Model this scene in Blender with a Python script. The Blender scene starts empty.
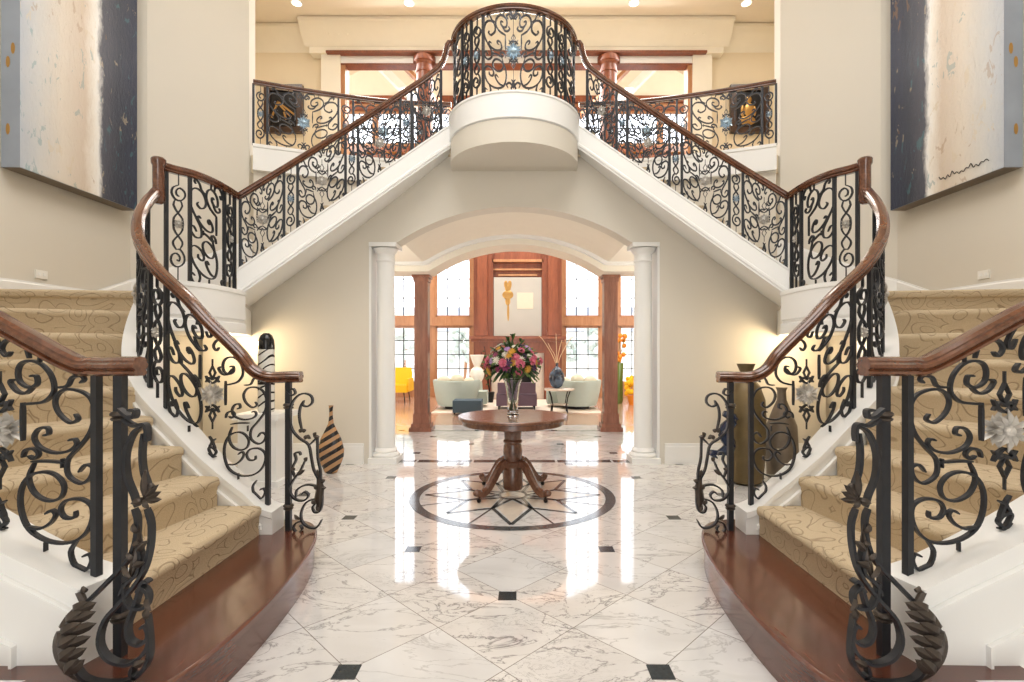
import bpy, math, random
from mathutils import Vector, Matrix
random.seed(7)
PI = math.pi
col = bpy.context.scene.collection
F, CX, CZ, VX, VY = 502.0, 0.072, 1.4, 520.0, 353.0

def P(px, py, D):
    return (CX + (px - VX) / F * D, D, CZ - (py - VY) / F * D)

# ------------------------------------------------------------------ materials
def lin(c):
    return tuple(((v / 255) / 12.92 if v / 255 <= .04045 else ((v / 255 + .055) / 1.055) ** 2.4) for v in c) + (1,)

class NT:
    def __init__(s, name):
        s.m = bpy.data.materials.new(name); s.m.use_nodes = True
        s.t = s.m.node_tree; s.b = s.t.nodes['Principled BSDF']
    def n(s, typ, **kw):
        nd = s.t.nodes.new(typ)
        for k, v in kw.items():
            if k.startswith('i_'):
                nd.inputs[k[2:].replace('_', ' ')].default_value = v
            else:
                setattr(nd, k, v)
        return nd
    def l(s, a, b):
        s.t.links.new(a, b)
    def math(s, op, a, b=None, clamp=False):
        nd = s.t.nodes.new('ShaderNodeMath'); nd.operation = op; nd.use_clamp = clamp
        for i, x in enumerate((a, b)):
            if x is None: continue
            if isinstance(x, (int, float)): nd.inputs[i].default_value = x
            else: s.l(x, nd.inputs[i])
        return nd.outputs[0]
    def mix(s, f, a, b):
        nd = s.t.nodes.new('ShaderNodeMix'); nd.data_type = 'RGBA'
        if isinstance(f, (int, float)): nd.inputs[0].default_value = f
        else: s.l(f, nd.inputs[0])
        for i, x in ((6, a), (7, b)):
            if isinstance(x, tuple): nd.inputs[i].default_value = x
            else: s.l(x, nd.inputs[i])
        return nd.outputs[2]
    def ramp(s, f, stops, interp='LINEAR'):
        nd = s.t.nodes.new('ShaderNodeValToRGB'); nd.color_ramp.interpolation = interp
        e = nd.color_ramp.elements
        while len(e) > 1: e.remove(e[-1])
        e[0].position, e[0].color = stops[0]
        for p, c in stops[1:]:
            x = e.new(p); x.color = c
        s.l(f, nd.inputs[0]); return nd.outputs[0]
    def coord(s, scale=(1, 1, 1), rot=(0, 0, 0), world=True):
        g = s.t.nodes.new('ShaderNodeNewGeometry') if world else s.t.nodes.new('ShaderNodeTexCoord')
        mp = s.t.nodes.new('ShaderNodeMapping'); mp.inputs['Scale'].default_value = scale; mp.inputs['Rotation'].default_value = rot
        s.l(g.outputs['Position'] if world else g.outputs['Object'], mp.inputs[0]); return mp.outputs[0]
    def noise(s, v, scale, detail=3, rough=.5, dist=0):
        nd = s.n('ShaderNodeTexNoise'); nd.inputs['Scale'].default_value = scale; nd.inputs['Detail'].default_value = detail
        nd.inputs['Roughness'].default_value = rough; nd.inputs['Distortion'].default_value = dist
        s.l(v, nd.inputs['Vector']); return nd.outputs[0]
    def bump(s, h, strength=.3, dist=.01):
        nd = s.n('ShaderNodeBump'); nd.inputs['Strength'].default_value = strength; nd.inputs['Distance'].default_value = dist
        s.l(h, nd.inputs['Height']); s.l(nd.outputs[0], s.b.inputs['Normal'])
    def set(s, **kw):
        for k, v in kw.items():
            s.b.inputs[k.replace('_', ' ')].default_value = v

def plain(name, c, rough=.5, metal=0, var=.04, vs=6, **kw):
    t = NT(name); c = lin(c)
    f = t.noise(t.coord(), vs)
    d = tuple(x * (1 - var) for x in c[:3]) + (1,); b = tuple(min(1, x * (1 + var)) for x in c[:3]) + (1,)
    t.l(t.mix(f, d, b), t.b.inputs['Base Color'])
    t.set(Roughness=rough, Metallic=metal)
    for k, v in kw.items(): t.b.inputs[k.replace('_', ' ')].default_value = v
    return t.m

def wood(name, dark, light, rough=.22, scale=(1, 1, 1), coat=.5, gs=6):
    t = NT(name)
    v = t.coord(scale)
    n1 = t.noise(v, gs, 6, .6, .3)
    n2 = t.noise(t.coord(tuple(x * 6 for x in scale)), gs, 3, .5, .2)
    f = t.math('ADD', t.math('MULTIPLY', n1, .6), t.math('MULTIPLY', n2, .4))
    t.l(t.ramp(f, [(.32, lin(dark)), (.68, lin(light))]), t.b.inputs['Base Color'])
    t.set(Roughness=rough, Coat_Weight=coat, Coat_Roughness=.12)
    return t.m

M = {}
M['wall'] = plain('wall_paint', (216, 210, 198), .7, var=.02, vs=2)
M['wall2'] = plain('hall_wall_paint', (224, 210, 184), .7, var=.03, vs=2)
M['white'] = plain('white_trim_paint', (238, 238, 236), .4, var=.01)
M['cream'] = plain('cream_plaster', (234, 228, 214), .6, var=.03, vs=5)
M['ceil'] = plain('ceiling_paint', (232, 222, 206), .8, var=.02)
M['iron'] = plain('wrought_iron', (42, 44, 49), .38, .35, var=.3, vs=25)  # base colour lifted to blue-grey, painting in the sheen of the sky
M['bronze'] = plain('bronzed_iron', (74, 66, 60), .4, .5, var=.45, vs=20)
M['pewter'] = plain('pewter', (206, 202, 196), .35, .4, var=.3, vs=60)
M['pewter_sky'] = plain('pewter_sky_tint', (176, 198, 214), .15, .35, var=.3, vs=60)  # pewter with the blue sky reflection put into its colour
M['rail'] = wood('handrail_mahogany', (66, 34, 20), (118, 72, 46), .2, (1, 1, 1), .7, 9)
M['plat'] = wood('platform_mahogany', (60, 29, 19), (108, 60, 42), .26, (8, .8, 8), .6, 2)
M['tablewood'] = wood('table_oak', (78, 46, 32), (128, 86, 64), .25, (1, 5, 1), .5, 5)
M['panel'] = wood('panel_cherry', (106, 54, 34), (146, 82, 54), .35, (3, 3, .4), .2, 2)
M['panel2'] = wood('frame_cherry', (156, 106, 70), (188, 138, 98), .4, (3, 3, .4), .1, 2)
M['pillar'] = wood('pillar_mahogany', (108, 66, 52), (148, 98, 78), .25, (4, 4, .4), .4, 3)
M['floorwood'] = wood('living_room_floor_wood', (150, 112, 88), (200, 164, 136), .2, (1, 6, 1), .4, 3)  # wood tone lightened to carry the floor glare in the colour
M['inlay'] = plain('black_granite', (48, 54, 58), .12, var=.5, vs=60)
M['inlay2'] = plain('grey_granite', (74, 78, 80), .12, var=.5, vs=50)
M['inlay_beige'] = plain('beige_marble', (212, 200, 186), .1, var=.15, vs=20)
M['sofa'] = plain('sage_fabric', (168, 180, 172), .85, var=.05)
M['pillow'] = plain('cream_fabric', (222, 212, 190), .9, var=.1, vs=20)
M['ottoman'] = plain('slate_fabric', (62, 80, 92), .9)
M['purple'] = plain('plum_fabric', (96, 78, 92), .9)
M['yellow'] = plain('yellow_fabric', (232, 180, 24), .8)
M['rug'] = plain('cream_rug_wool', (214, 200, 184), .95, var=.15, vs=8)
M['darkframe'] = wood('dark_frame_wood', (36, 24, 18), (78, 50, 34), .35, (1, 1, 1), .2, 8)
M['canvas'] = plain('pale_canvas', (172, 168, 160), .8, var=.06, vs=3)
M['patch'] = plain('pale_patch_paint', (200, 192, 172), .8)
M['brass'] = plain('brass', (190, 150, 90), .3, .9)
M['blackmetal'] = plain('black_metal', (30, 28, 28), .4, .6)
M['ceramic'] = plain('white_ceramic', (236, 232, 222), .3)
M['blueceramic'] = plain('blue_ceramic', (24, 70, 130), .2)
M['orange'] = plain('orange_petal', (226, 140, 40), .6)
M['plug'] = plain('white_plastic', (238, 236, 230), .4)
M['taupe'] = plain('taupe_ceramic', (118, 106, 92), .45, .3, var=.3, vs=12)
M['olive'] = plain('olive_bronze_ceramic', (108, 92, 62), .4, .4, var=.45, vs=7)
M['navyglass'] = plain('dark_blue_glass', (18, 32, 58), .1, var=.4)
M['branch'] = plain('pale_branch', (214, 186, 150), .7)
M['greenglass'] = plain('olive_green_glass', (96, 120, 50), .12, var=.3)
M['hedge'] = plain('garden_leaves', (204, 212, 204), .9, var=.4, vs=3)
M['lawn'] = plain('pale_paving', (214, 212, 205), .9, var=.1)
M['stone'] = plain('pale_stone', (230, 224, 214), .9)
M['roofing'] = plain('grey_roof', (150, 150, 155), .9)
for k, c in dict(pink=(206, 108, 130), magenta=(130, 44, 86), violet=(66, 34, 76), whitepetal=(226, 220, 206), yellowpetal=(206, 156, 60), leaf=(38, 66, 30), leaf2=(86, 110, 50), lilac=(176, 140, 190)).items():
    M[k] = plain(k + '_petal' if 'petal' not in k and 'leaf' not in k else k, c, .6, var=.2, vs=40)

def m_glass():
    t = NT('clear_glass'); t.set(Roughness=.02, IOR=1.35, Transmission_Weight=1.0); t.b.inputs['Base Color'].default_value = (.95, 1, .97, 1)
    return t.m
M['glass'] = m_glass()

def m_winglass():
    m = bpy.data.materials.new('window_glass'); m.use_nodes = True; t = m.node_tree; t.nodes.clear()
    o = t.nodes.new('ShaderNodeOutputMaterial'); mx = t.nodes.new('ShaderNodeMixShader'); a = t.nodes.new('ShaderNodeBsdfTransparent'); g = t.nodes.new('ShaderNodeBsdfGlossy')
    mx.inputs[0].default_value = .06; g.inputs['Roughness'].default_value = .03; a.inputs[0].default_value = (.97, .98, 1, 1)
    t.links.new(a.outputs[0], mx.inputs[1]); t.links.new(g.outputs[0], mx.inputs[2]); t.links.new(mx.outputs[0], o.inputs[0])
    return m
M['winglass'] = m_winglass()

def m_emit(name, c, s):
    t = NT(name); t.b.inputs['Emission Color'].default_value = lin(c); t.b.inputs['Emission Strength'].default_value = s
    t.b.inputs['Base Color'].default_value = lin(c); return t.m
M['bulb'] = m_emit('lamp_lens', (255, 236, 205), 6)

def m_marble():
    t = NT('floor_marble')
    g = t.n('ShaderNodeNewGeometry'); sp = t.n('ShaderNodeSeparateXYZ'); t.l(g.outputs['Position'], sp.inputs[0])
    x, y = sp.outputs[0], sp.outputs[1]
    per = .689
    a = t.math('DIVIDE', t.math('ADD', t.math('SUBTRACT', x, y), 2.904 + per * 40), per)
    b = t.math('DIVIDE', t.math('ADD', t.math('ADD', x, y), -2.904 + per * 40), per)
    fa, fb = t.math('FRACT', a), t.math('FRACT', b)
    ia, ib = t.math('FLOOR', a), t.math('FLOOR', b)
    def edge(f): return t.math('SUBTRACT', .5, t.math('ABSOLUTE', t.math('SUBTRACT', f, .5)))
    e = t.math('MINIMUM', edge(fa), edge(fb))
    grout = t.math('LESS_THAN', e, .0045)
    cb = t.n('ShaderNodeCombineXYZ'); t.l(ia, cb.inputs[0]); t.l(ib, cb.inputs[1])
    wn = t.n('ShaderNodeTexWhiteNoise'); wn.noise_dimensions = '3D'; t.l(cb.outputs[0], wn.inputs['Vector'])
    sc = t.n('ShaderNodeVectorMath', operation='SCALE'); sc.inputs['Scale'].default_value = 30; t.l(wn.outputs['Color'], sc.inputs[0])
    ad = t.n('ShaderNodeVectorMath', operation='ADD'); t.l(g.outputs['Position'], ad.inputs[0]); t.l(sc.outputs[0], ad.inputs[1])
    mp = t.n('ShaderNodeMapping'); mp.inputs['Rotation'].default_value = (0, 0, .6); mp.inputs['Scale'].default_value = (1, 2.2, 1); t.l(ad.outputs[0], mp.inputs[0])
    v = mp.outputs[0]
    n1 = t.noise(v, 1.7, 8, .6, 1.4)
    v1 = t.math('ABSOLUTE', t.math('SUBTRACT', n1, .5))
    vein = t.math('SUBTRACT', 1, t.math('DIVIDE', v1, .016), True)
    n2 = t.noise(v, 4.5, 7, .65, 2.2)
    vein2 = t.math('SUBTRACT', 1, t.math('DIVIDE', t.math('ABSOLUTE', t.math('SUBTRACT', n2, .5)), .014), True)
    busy = t.math('MULTIPLY', t.math('SUBTRACT', wn.outputs['Value'], .4, True), 2.4, True)
    mask = t.math('MULTIPLY', t.math('SUBTRACT', t.noise(v, 1.3, 2), .42, True), 4, True)
    vv = t.math('ADD', t.math('MULTIPLY', vein, t.math('ADD', .3, t.math('MULTIPLY', wn.outputs['Value'], .6))), t.math('MULTIPLY', t.math('MULTIPLY', vein2, busy), mask), True)
    cloud = t.noise(v, 1.6, 4, .5, .8)
    base = t.mix(t.math('MULTIPLY', cloud, 1), lin((188, 187, 188)), lin((240, 240, 240)))
    tint = t.mix(t.math('MULTIPLY', wn.outputs['Value'], .3), base, lin((226, 216, 206)))
    c = t.mix(t.math('MULTIPLY', vv, .9), tint, lin((100, 95, 96)))
    c = t.mix(t.math('MULTIPLY', grout, .85), c, lin((120, 110, 104)))
    t.l(c, t.b.inputs['Base Color'])
    t.set(Roughness=.06, Specular_IOR_Level=.75, Coat_Weight=.35, Coat_Roughness=.03)
    return t.m
M['marble'] = m_marble()

def m_carpet():
    t = NT('stair_carpet_wool')
    v = t.coord((1, 1, 1.25))
    def swirl(scale, off):
        vo = t.n('ShaderNodeTexVoronoi'); vo.inputs['Scale'].default_value = scale
        nz = t.n('ShaderNodeTexNoise'); nz.inputs['Scale'].default_value = 3.2; nz.inputs['Detail'].default_value = 0; t.l(v, nz.inputs['Vector'])
        ad = t.n('ShaderNodeVectorMath', operation='MULTIPLY_ADD'); ad.inputs[1].default_value = (.35, .35, .35); t.l(nz.outputs['Color'], ad.inputs[0]); t.l(v, ad.inputs[2])
        t.l(ad.outputs[0], vo.inputs['Vector'])
        s = t.math('SINE', t.math('ADD', t.math('MULTIPLY', vo.outputs['Distance'], off), .4))
        return t.math('SUBTRACT', 1, t.math('MULTIPLY', t.math('ABSOLUTE', s), 3.2), True)
    ln = swirl(5.5, 11)
    n = t.noise(t.coord(), 160, 2)
    geo = t.n('ShaderNodeNewGeometry'); sp = t.n('ShaderNodeSeparateXYZ'); t.l(geo.outputs['Normal'], sp.inputs[0])
    base = t.mix(n, lin((184, 164, 134)), lin((212, 194, 164)))
    t.l(t.mix(t.math('MULTIPLY', ln, .6), base, lin((124, 102, 78))), t.b.inputs['Base Color'])
    t.set(Roughness=.95)
    t.bump(t.math('ADD', n, t.math('MULTIPLY', ln, -1.5)), .5, .006)
    return t.m
M['carpet'] = m_carpet()

def m_art(flip):
    t = NT('abstract_canvas_paint')
    tc = t.n('ShaderNodeNewGeometry'); sp = t.n('ShaderNodeSeparateXYZ'); t.l(tc.outputs['Position'], sp.inputs[0])
    y, z = sp.outputs[1], sp.outputs[2]
    nz = t.noise(t.coord((1, 1, .6)), 3.5, 6, .6, .5)
    fine = t.noise(t.coord((1, 1, .35)), 22, 4, .7, .8)
    u = t.math('DIVIDE', t.math('SUBTRACT', y, 4.48), 1.37)
    u = t.math('ADD', u, t.math('MULTIPLY', t.math('SUBTRACT', fine, .5), .07))
    u = t.math('ADD', u, t.math('MULTIPLY', t.math('SUBTRACT', nz, .5), .1))
    c = t.ramp(u, [(.0, lin((176, 182, 190))), (.12, lin((198, 198, 196))), (.3, lin((214, 204, 190))), (.48, lin((206, 190, 172))), (.56, lin((232, 226, 216))), (.6, lin((238, 236, 232))), (.65, lin((74, 76, 88))), (.8, lin((44, 50, 66))), (1, lin((38, 48, 74)))])
    sel = t.math('MULTIPLY', t.math('GREATER_THAN', t.noise(t.coord((1, 3, 1.2)), 4, 4, .6, .8), .62), .4)
    cc = t.ramp(t.noise(t.coord(), 1.7, 1), [(.4, lin((70, 130, 140))), (.5, lin((206, 190, 160))), (.62, lin((150, 110, 60)))], 'CONSTANT')
    c = t.mix(sel, c, cc)
    t.l(c, t.b.inputs['Base Color']); t.set(Roughness=.5)
    t.bump(fine, .6, .02)
    return t.m
M['art'] = m_art(0)
M['artside'] = plain('canvas_side_blue_grey', (146, 154, 166), .6, var=.2, vs=3)

def m_stripe(name, c1, c2, scale, dist, z=1.0, thr=.5):
    t = NT(name); w = t.n('ShaderNodeTexWave'); w.bands_direction = 'Z'
    w.inputs['Scale'].default_value = scale; w.inputs['Distortion'].default_value = dist; w.inputs['Detail'].default_value = 1
    v = t.coord((1, 1, z), (0, .55, 0)); t.l(v, w.inputs['Vector'])
    t.l(t.ramp(w.outputs[1], [(0, lin(c1)), (thr, lin(c2))], 'CONSTANT'), t.b.inputs['Base Color']); t.set(Roughness=.2)
    return t.m
M['vstripe'] = m_stripe('striped_vase_glaze', (30, 24, 24), (176, 136, 98), 3.6, .6)
M['bwstripe'] = m_stripe('black_white_glaze', (16, 16, 18), (224, 222, 215), 4.0, 5, 1.0, .12)
M['blackgloss'] = plain('black_gloss', (14, 14, 16), .12)

# ------------------------------------------------------------------ mesh builder
MIR = False
ORG = {}
def tag(o, label=None, cat=None, group=None, kind=None):
    if label: o['label'] = label
    if cat: o['category'] = cat
    if group: o['group'] = group
    if kind: o['kind'] = kind
    return o
def root(name, loc, label=None, cat=None, group=None):
    o = bpy.data.objects.new(name, None); col.objects.link(o)
    if MIR: loc = (-loc[0], loc[1], loc[2])
    o.location = loc; ORG[o.name] = Vector(loc); o.empty_display_size = .1
    return tag(o, label, cat, group)

class MB:
    def __init__(s): s.v = []; s.f = []; s.mi = []
    def add(s, vs, fs, mi=0):
        n = len(s.v); s.v += [tuple(v) for v in vs]; s.f += [tuple(i + n for i in f) for f in fs]; s.mi += [mi] * len(fs); return s
    def box(s, x0, x1, y0, y1, z0, z1, mi=0, rz=0, c=None):
        vs = [(x, y, z) for z in (z0, z1) for x, y in ((x0, y0), (x1, y0), (x1, y1), (x0, y1))]
        if rz:
            cx, cy = c or ((x0 + x1) / 2, (y0 + y1) / 2); ca, sa = math.cos(rz), math.sin(rz)
            vs = [(cx + (x - cx) * ca - (y - cy) * sa, cy + (x - cx) * sa + (y - cy) * ca, z) for x, y, z in vs]
        return s.add(vs, [(0, 3, 2, 1), (4, 5, 6, 7), (0, 1, 5, 4), (1, 2, 6, 5), (2, 3, 7, 6), (3, 0, 4, 7)], mi)
    def prism(s, poly, z0, z1, mi=0):
        n = len(poly)
        f0 = z0 if callable(z0) else (lambda x, y: z0); f1 = z1 if callable(z1) else (lambda x, y: z1)
        vs = [(x, y, f0(x, y)) for x, y in poly] + [(x, y, f1(x, y)) for x, y in poly]
        return s.add(vs, [tuple(range(n - 1, -1, -1)), tuple(range(n, 2 * n))] + [(i, (i + 1) % n, n + (i + 1) % n, n + i) for i in range(n)], mi)
    def grid(s, rows, closed=False, caps=False, mi=0):
        """rows: list of equal length point lists; closed: ring direction wraps"""
        m = len(rows[0]); vs = [p for r in rows for p in r]; fs = []
        for i in range(len(rows) - 1):
            for j in range(m if closed else m - 1):
                k = (j + 1) % m
                fs.append((i * m + j, i * m + k, (i + 1) * m + k, (i + 1) * m + j))
        if caps and closed:
            fs.append(tuple(range(m - 1, -1, -1))); fs.append(tuple((len(rows) - 1) * m + j for j in range(m)))
        return s.add(vs, fs, mi)
    def lathe(s, prof, c, seg=24, mi=0, sx=1, sy=1, caps=True):
        rows = [[(c[0] + r * sx * math.cos(2 * PI * j / seg), c[1] + r * sy * math.sin(2 * PI * j / seg), c[2] + z) for j in range(seg)] for r, z in prof]
        return s.grid(rows, True, caps, mi)
    def tube(s, pts, r, seg=6, mi=0):
        pts = [Vector(p) for p in pts]; rows = []
        for i, p in enumerate(pts):
            t = (pts[min(i + 1, len(pts) - 1)] - pts[max(i - 1, 0)]).normalized()
            a = t.cross(Vector((.13, .31, .94))); a = a.normalized() if a.length > 1e-4 else Vector((1, 0, 0)); b = t.cross(a)
            rr = r[i] if isinstance(r, (list, tuple)) else r
            rows.append([p + (a * math.cos(2 * PI * k / seg) + b * math.sin(2 * PI * k / seg)) * rr for k in range(seg)])
        return s.grid(rows, True, True, mi)
    def sweep_rect(s, pts, wdir, w, t, mi=0):
        """bar of width w along wdir (Vector or list) and thickness t, along 3D pts"""
        pts = [Vector(p) for p in pts]; rows = []; n = len(pts)
        for i, p in enumerate(pts):
            tg = (pts[min(i + 1, n - 1)] - pts[max(i - 1, 0)]); tg = tg.normalized() if tg.length > 0 else Vector((0, 0, 1))
            wd = (wdir[i] if isinstance(wdir, list) else wdir)
            nn = tg.cross(wd); nn = nn.normalized() if nn.length > 1e-5 else Vector((0, 0, 1))
            tt = t * (min(1, .5 + .5 * min(i, n - 1 - i) / 2)); a = wd * w / 2; b = nn * tt / 2
            rows.append([p - a - b, p + a - b, p + a + b, p - a + b])
        return s.grid(rows, True, True, mi)
    def ball(s, c, r, seg=10, rings=6, mi=0, sc=(1, 1, 1)):
        rows = [[(c[0] + r * sc[0] * math.sin(a) * math.cos(2 * PI * j / seg), c[1] + r * sc[1] * math.sin(a) * math.sin(2 * PI * j / seg), c[2] + r * sc[2] * math.cos(a)) for j in range(seg)]
                for a in [PI * (i + .02) / (rings + .04) for i in range(rings + 1)]]
        rows.reverse()
        return s.grid(rows, True, True, mi)
    def build(s, name, mat, parent=None, smooth=True, ang=35, **kw):
        me = bpy.data.meshes.new(name)
        o0 = Vector((0, 0, 0)) if parent is None else ORG[parent.name]
        if parent is None and s.v and kw.pop('origin', True):
            xs, ys, zs = zip(*s.v); o0 = Vector((sum(xs) / len(xs), sum(ys) / len(ys), min(zs)))
            if MIR: o0.x = -o0.x
        kw.pop('origin', None)
        k = -1 if MIR else 1
        vs = [(k * x - o0.x, y - o0.y, z - o0.z) for x, y, z in s.v]
        fs = [tuple(reversed(f)) for f in s.f] if MIR else s.f
        me.from_pydata(vs, [], fs)
        for m in (mat if isinstance(mat, (list, tuple)) else [mat]): me.materials.append(m)
        if any(s.mi): me.polygons.foreach_set('material_index', s.mi)
        if smooth:
            me.polygons.foreach_set('use_smooth', [True] * len(me.polygons))
            me.update()
            try: me.set_sharp_from_angle(angle=math.radians(ang))
            except Exception: pass
        import bmesh
        bm = bmesh.new(); bm.from_mesh(me); bmesh.ops.recalc_face_normals(bm, faces=bm.faces); bm.to_mesh(me); bm.free()
        o = bpy.data.objects.new(name, me); col.objects.link(o)
        if parent is not None: o.parent = parent
        else: o.location = o0
        ORG[o.name] = o0
        return tag(o, **kw)

def struct(mb, name, mat, **kw):
    kw.setdefault('smooth', False)
    return mb.build(name, mat, None, kind='structure', **kw)

def crom(pts, sub=4):
    """Catmull-Rom through points of any dimension"""
    n = len(pts); out = []
    if n < 3: return [tuple(p) for p in pts]
    for i in range(n - 1):
        p0, p1, p2, p3 = pts[max(i - 1, 0)], pts[i], pts[i + 1], pts[min(i + 2, n - 1)]
        for k in range(sub):
            t = k / sub
            out.append(tuple(.5 * (2 * b + (c - a) * t + (2 * a - 5 * b + 4 * c - d) * t * t + (3 * b - a - 3 * c + d) * t ** 3) for a, b, c, d in zip(p0, p1, p2, p3)))
    out.append(tuple(pts[-1])); return out

class Path:
    """horizontal run with curb height zc and handrail height zr"""
    k = .45
    def __init__(s, pts, sub=6):
        s.p = crom(pts, sub); s.s = [0]
        for a, b in zip(s.p, s.p[1:]): s.s.append(s.s[-1] + math.hypot(b[0] - a[0], b[1] - a[1]))
        s.L = s.s[-1]
    def at(s, q):
        q = max(-.2, min(s.L + .2, q)); i = 0
        while i < len(s.s) - 2 and s.s[i + 1] < q: i += 1
        a, b = s.p[i], s.p[i + 1]; d = max(1e-6, s.s[i + 1] - s.s[i]); t = (q - s.s[i]) / d
        x, y, zc, zr = [u + (v - u) * t for u, v in zip(a, b)]
        # smoothed tangent
        j, k = max(0, i - 1), min(len(s.p) - 1, i + 2)
        tx, ty = s.p[k][0] - s.p[j][0], s.p[k][1] - s.p[j][1]; l = math.hypot(tx, ty) or 1
        return x, y, zc, zr, tx / l, ty / l
    def near(s, x, y):
        return min(range(len(s.p)), key=lambda i: (s.p[i][0] - x) ** 2 + (s.p[i][1] - y) ** 2)
    def S(s, x, y): return s.s[s.near(x, y)]
    def pos(s, q, ref, v):
        """v = fraction of the height; ref = run position the motif is upright about"""
        x, y, zc, zr, tx, ty = s.at(q); zr -= .035
        if ref is not None:
            a = s.at(q * ref[1] + ref[0] * (1 - ref[1])); z = a[2] + (a[3] - .035 - a[2]) * v
            return Vector((x, y, max(zc + .004, min(zr, z)))), Vector((-ty, tx, 0))
        return Vector((x, y, zc + (zr - zc) * v)), Vector((-ty, tx, 0))

# ------------------------------------------------------------------ ironwork motifs
def z2(pts): return [((x - 120) / 230, (604 - .39 * (x - 120) - y) / 480) for x, y in pts]
HALF = [z2(p) for p in [
    [(165, 208), (158, 222), (178, 230), (205, 208), (213, 178), (196, 152), (165, 148), (135, 165), (118, 205), (125, 250), (155, 290), (182, 322), (182, 360), (152, 380), (128, 368), (122, 345), (140, 335), (155, 352)],
    [(152, 132), (143, 124), (152, 114), (172, 118), (184, 140), (210, 146)],
    [(272, 130), (258, 128), (256, 147), (275, 158), (297, 148), (303, 125), (295, 103), (272, 92), (245, 97), (222, 122), (216, 158), (236, 186), (265, 196), (291, 200)],
    [(262, 152), (282, 174), (305, 172), (322, 152), (312, 144)],
    [(291, 198), (291, 245), (291, 292)],
    [(240, 270), (228, 264), (232, 250), (252, 256), (263, 278), (250, 300), (215, 310), (180, 302), (162, 286), (166, 272), (180, 276)],
    [(196, 322), (196, 345)], [(190, 332), (230, 333), (268, 338)],
    [(276, 326), (262, 332), (252, 319), (264, 307), (284, 314), (290, 332)],
    [(262, 340), (276, 380), (262, 415), (230, 430), (200, 420), (192, 390), (210, 366), (240, 360), (275, 375), (295, 412), (295, 460), (275, 505), (230, 530), (180, 530), (145, 510), (125, 475), (125, 440), (150, 420), (185, 425), (200, 447), (190, 468), (166, 466), (164, 450)],
    [(280, 500), (250, 502), (225, 487), (212, 465), (220, 454), (235, 464)],
    [(160, 522), (176, 550), (165, 585), (140, 594), (125, 572), (130, 554), (146, 560)],
    [(236, 533), (236, 560)], [(250, 70), (250, 94)],
    [(275, 88), (284, 60), (308, 46), (334, 54), (345, 74), (332, 90), (320, 78)],
    [(364, 434), (352, 454), (362, 474), (345, 480), (333, 496), (350, 511), (366, 500)],
]]
def zn(pts): return [((x - 203) / 52, (605 - y) / 480) for x, y in pts]
NARROW = [zn(p) for p in [
    [(206, 125), (206, 172)],
    [(210, 222), (196, 216), (194, 198), (212, 184), (234, 196), (238, 218), (218, 240), (188, 237), (170, 212), (178, 186), (206, 172)],
    [(190, 238), (180, 264), (203, 298), (225, 322), (225, 372), (203, 400), (180, 425), (180, 444), (196, 464)],
    [(215, 240), (224, 264), (203, 298), (182, 322), (182, 372), (203, 400), (224, 425), (222, 444), (210, 462)],
    [(196, 508), (208, 514), (212, 496), (196, 480), (174, 488), (166, 512), (180, 535), (206, 540), (232, 520), (234, 490), (215, 462), (196, 462)],
    [(203, 538), (203, 606)],
]]
def ribbon(mb, path, sv, t=.010, w=.019, sub=3, k=None, ref=None):
    k = path.k if k is None else k
    us = [a for a, b in sv]; ref = (ref if ref is not None else (min(us) + max(us)) / 2, k); pts = []; wd = []
    for u, v in (crom(sv, sub) if len(sv) > 2 else sv):
        p, n = path.pos(u, ref, v); pts.append(p); wd.append(n)
    mb.sweep_rect(pts, wd, w, t)

def rosette(path, q, v, r, parent, mat, name='rosette', petals=12):
    """flower plaque standing proud of the ironwork on both sides"""
    c, n = path.pos(q, None, v); t = Vector((n.y, -n.x, 0)); up = Vector((0, 0, 1))
    mb = MB()
    for sd in (-1, 1):
        for k in range(petals):
            a = 2 * PI * k / petals; d = t * math.cos(a) + up * math.sin(a); e = t * -math.sin(a) + up * math.cos(a)
            rr = r * (1 if k % 2 else .82)
            o = n * sd
            p = [c + d * r * .2 + o * .016 - e * r * .06, c + d * rr * .6 + o * .028 - e * r * .15, c + d * rr + o * .014, c + d * rr * .6 + o * .028 + e * r * .15, c + d * r * .2 + o * .016 + e * r * .06, c + d * rr * .55 + o * .008]
            mb.add(p, [(0, 1, 5), (1, 2, 5), (2, 3, 5), (3, 4, 5), (0, 5, 4)])
        rows = []
        for i in range(4):
            rr = r * .26 * math.cos(i * PI / 7); h = .018 + .02 * math.sin(i * PI / 6)
            rows.append([c + (t * math.cos(2 * PI * j / 8) + up * math.sin(2 * PI * j / 8)) * rr + n * sd * h for j in range(8)])
        mb.grid(rows, True, True)
    return mb.build(name, mat, parent, smooth=True, ang=25)

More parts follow.
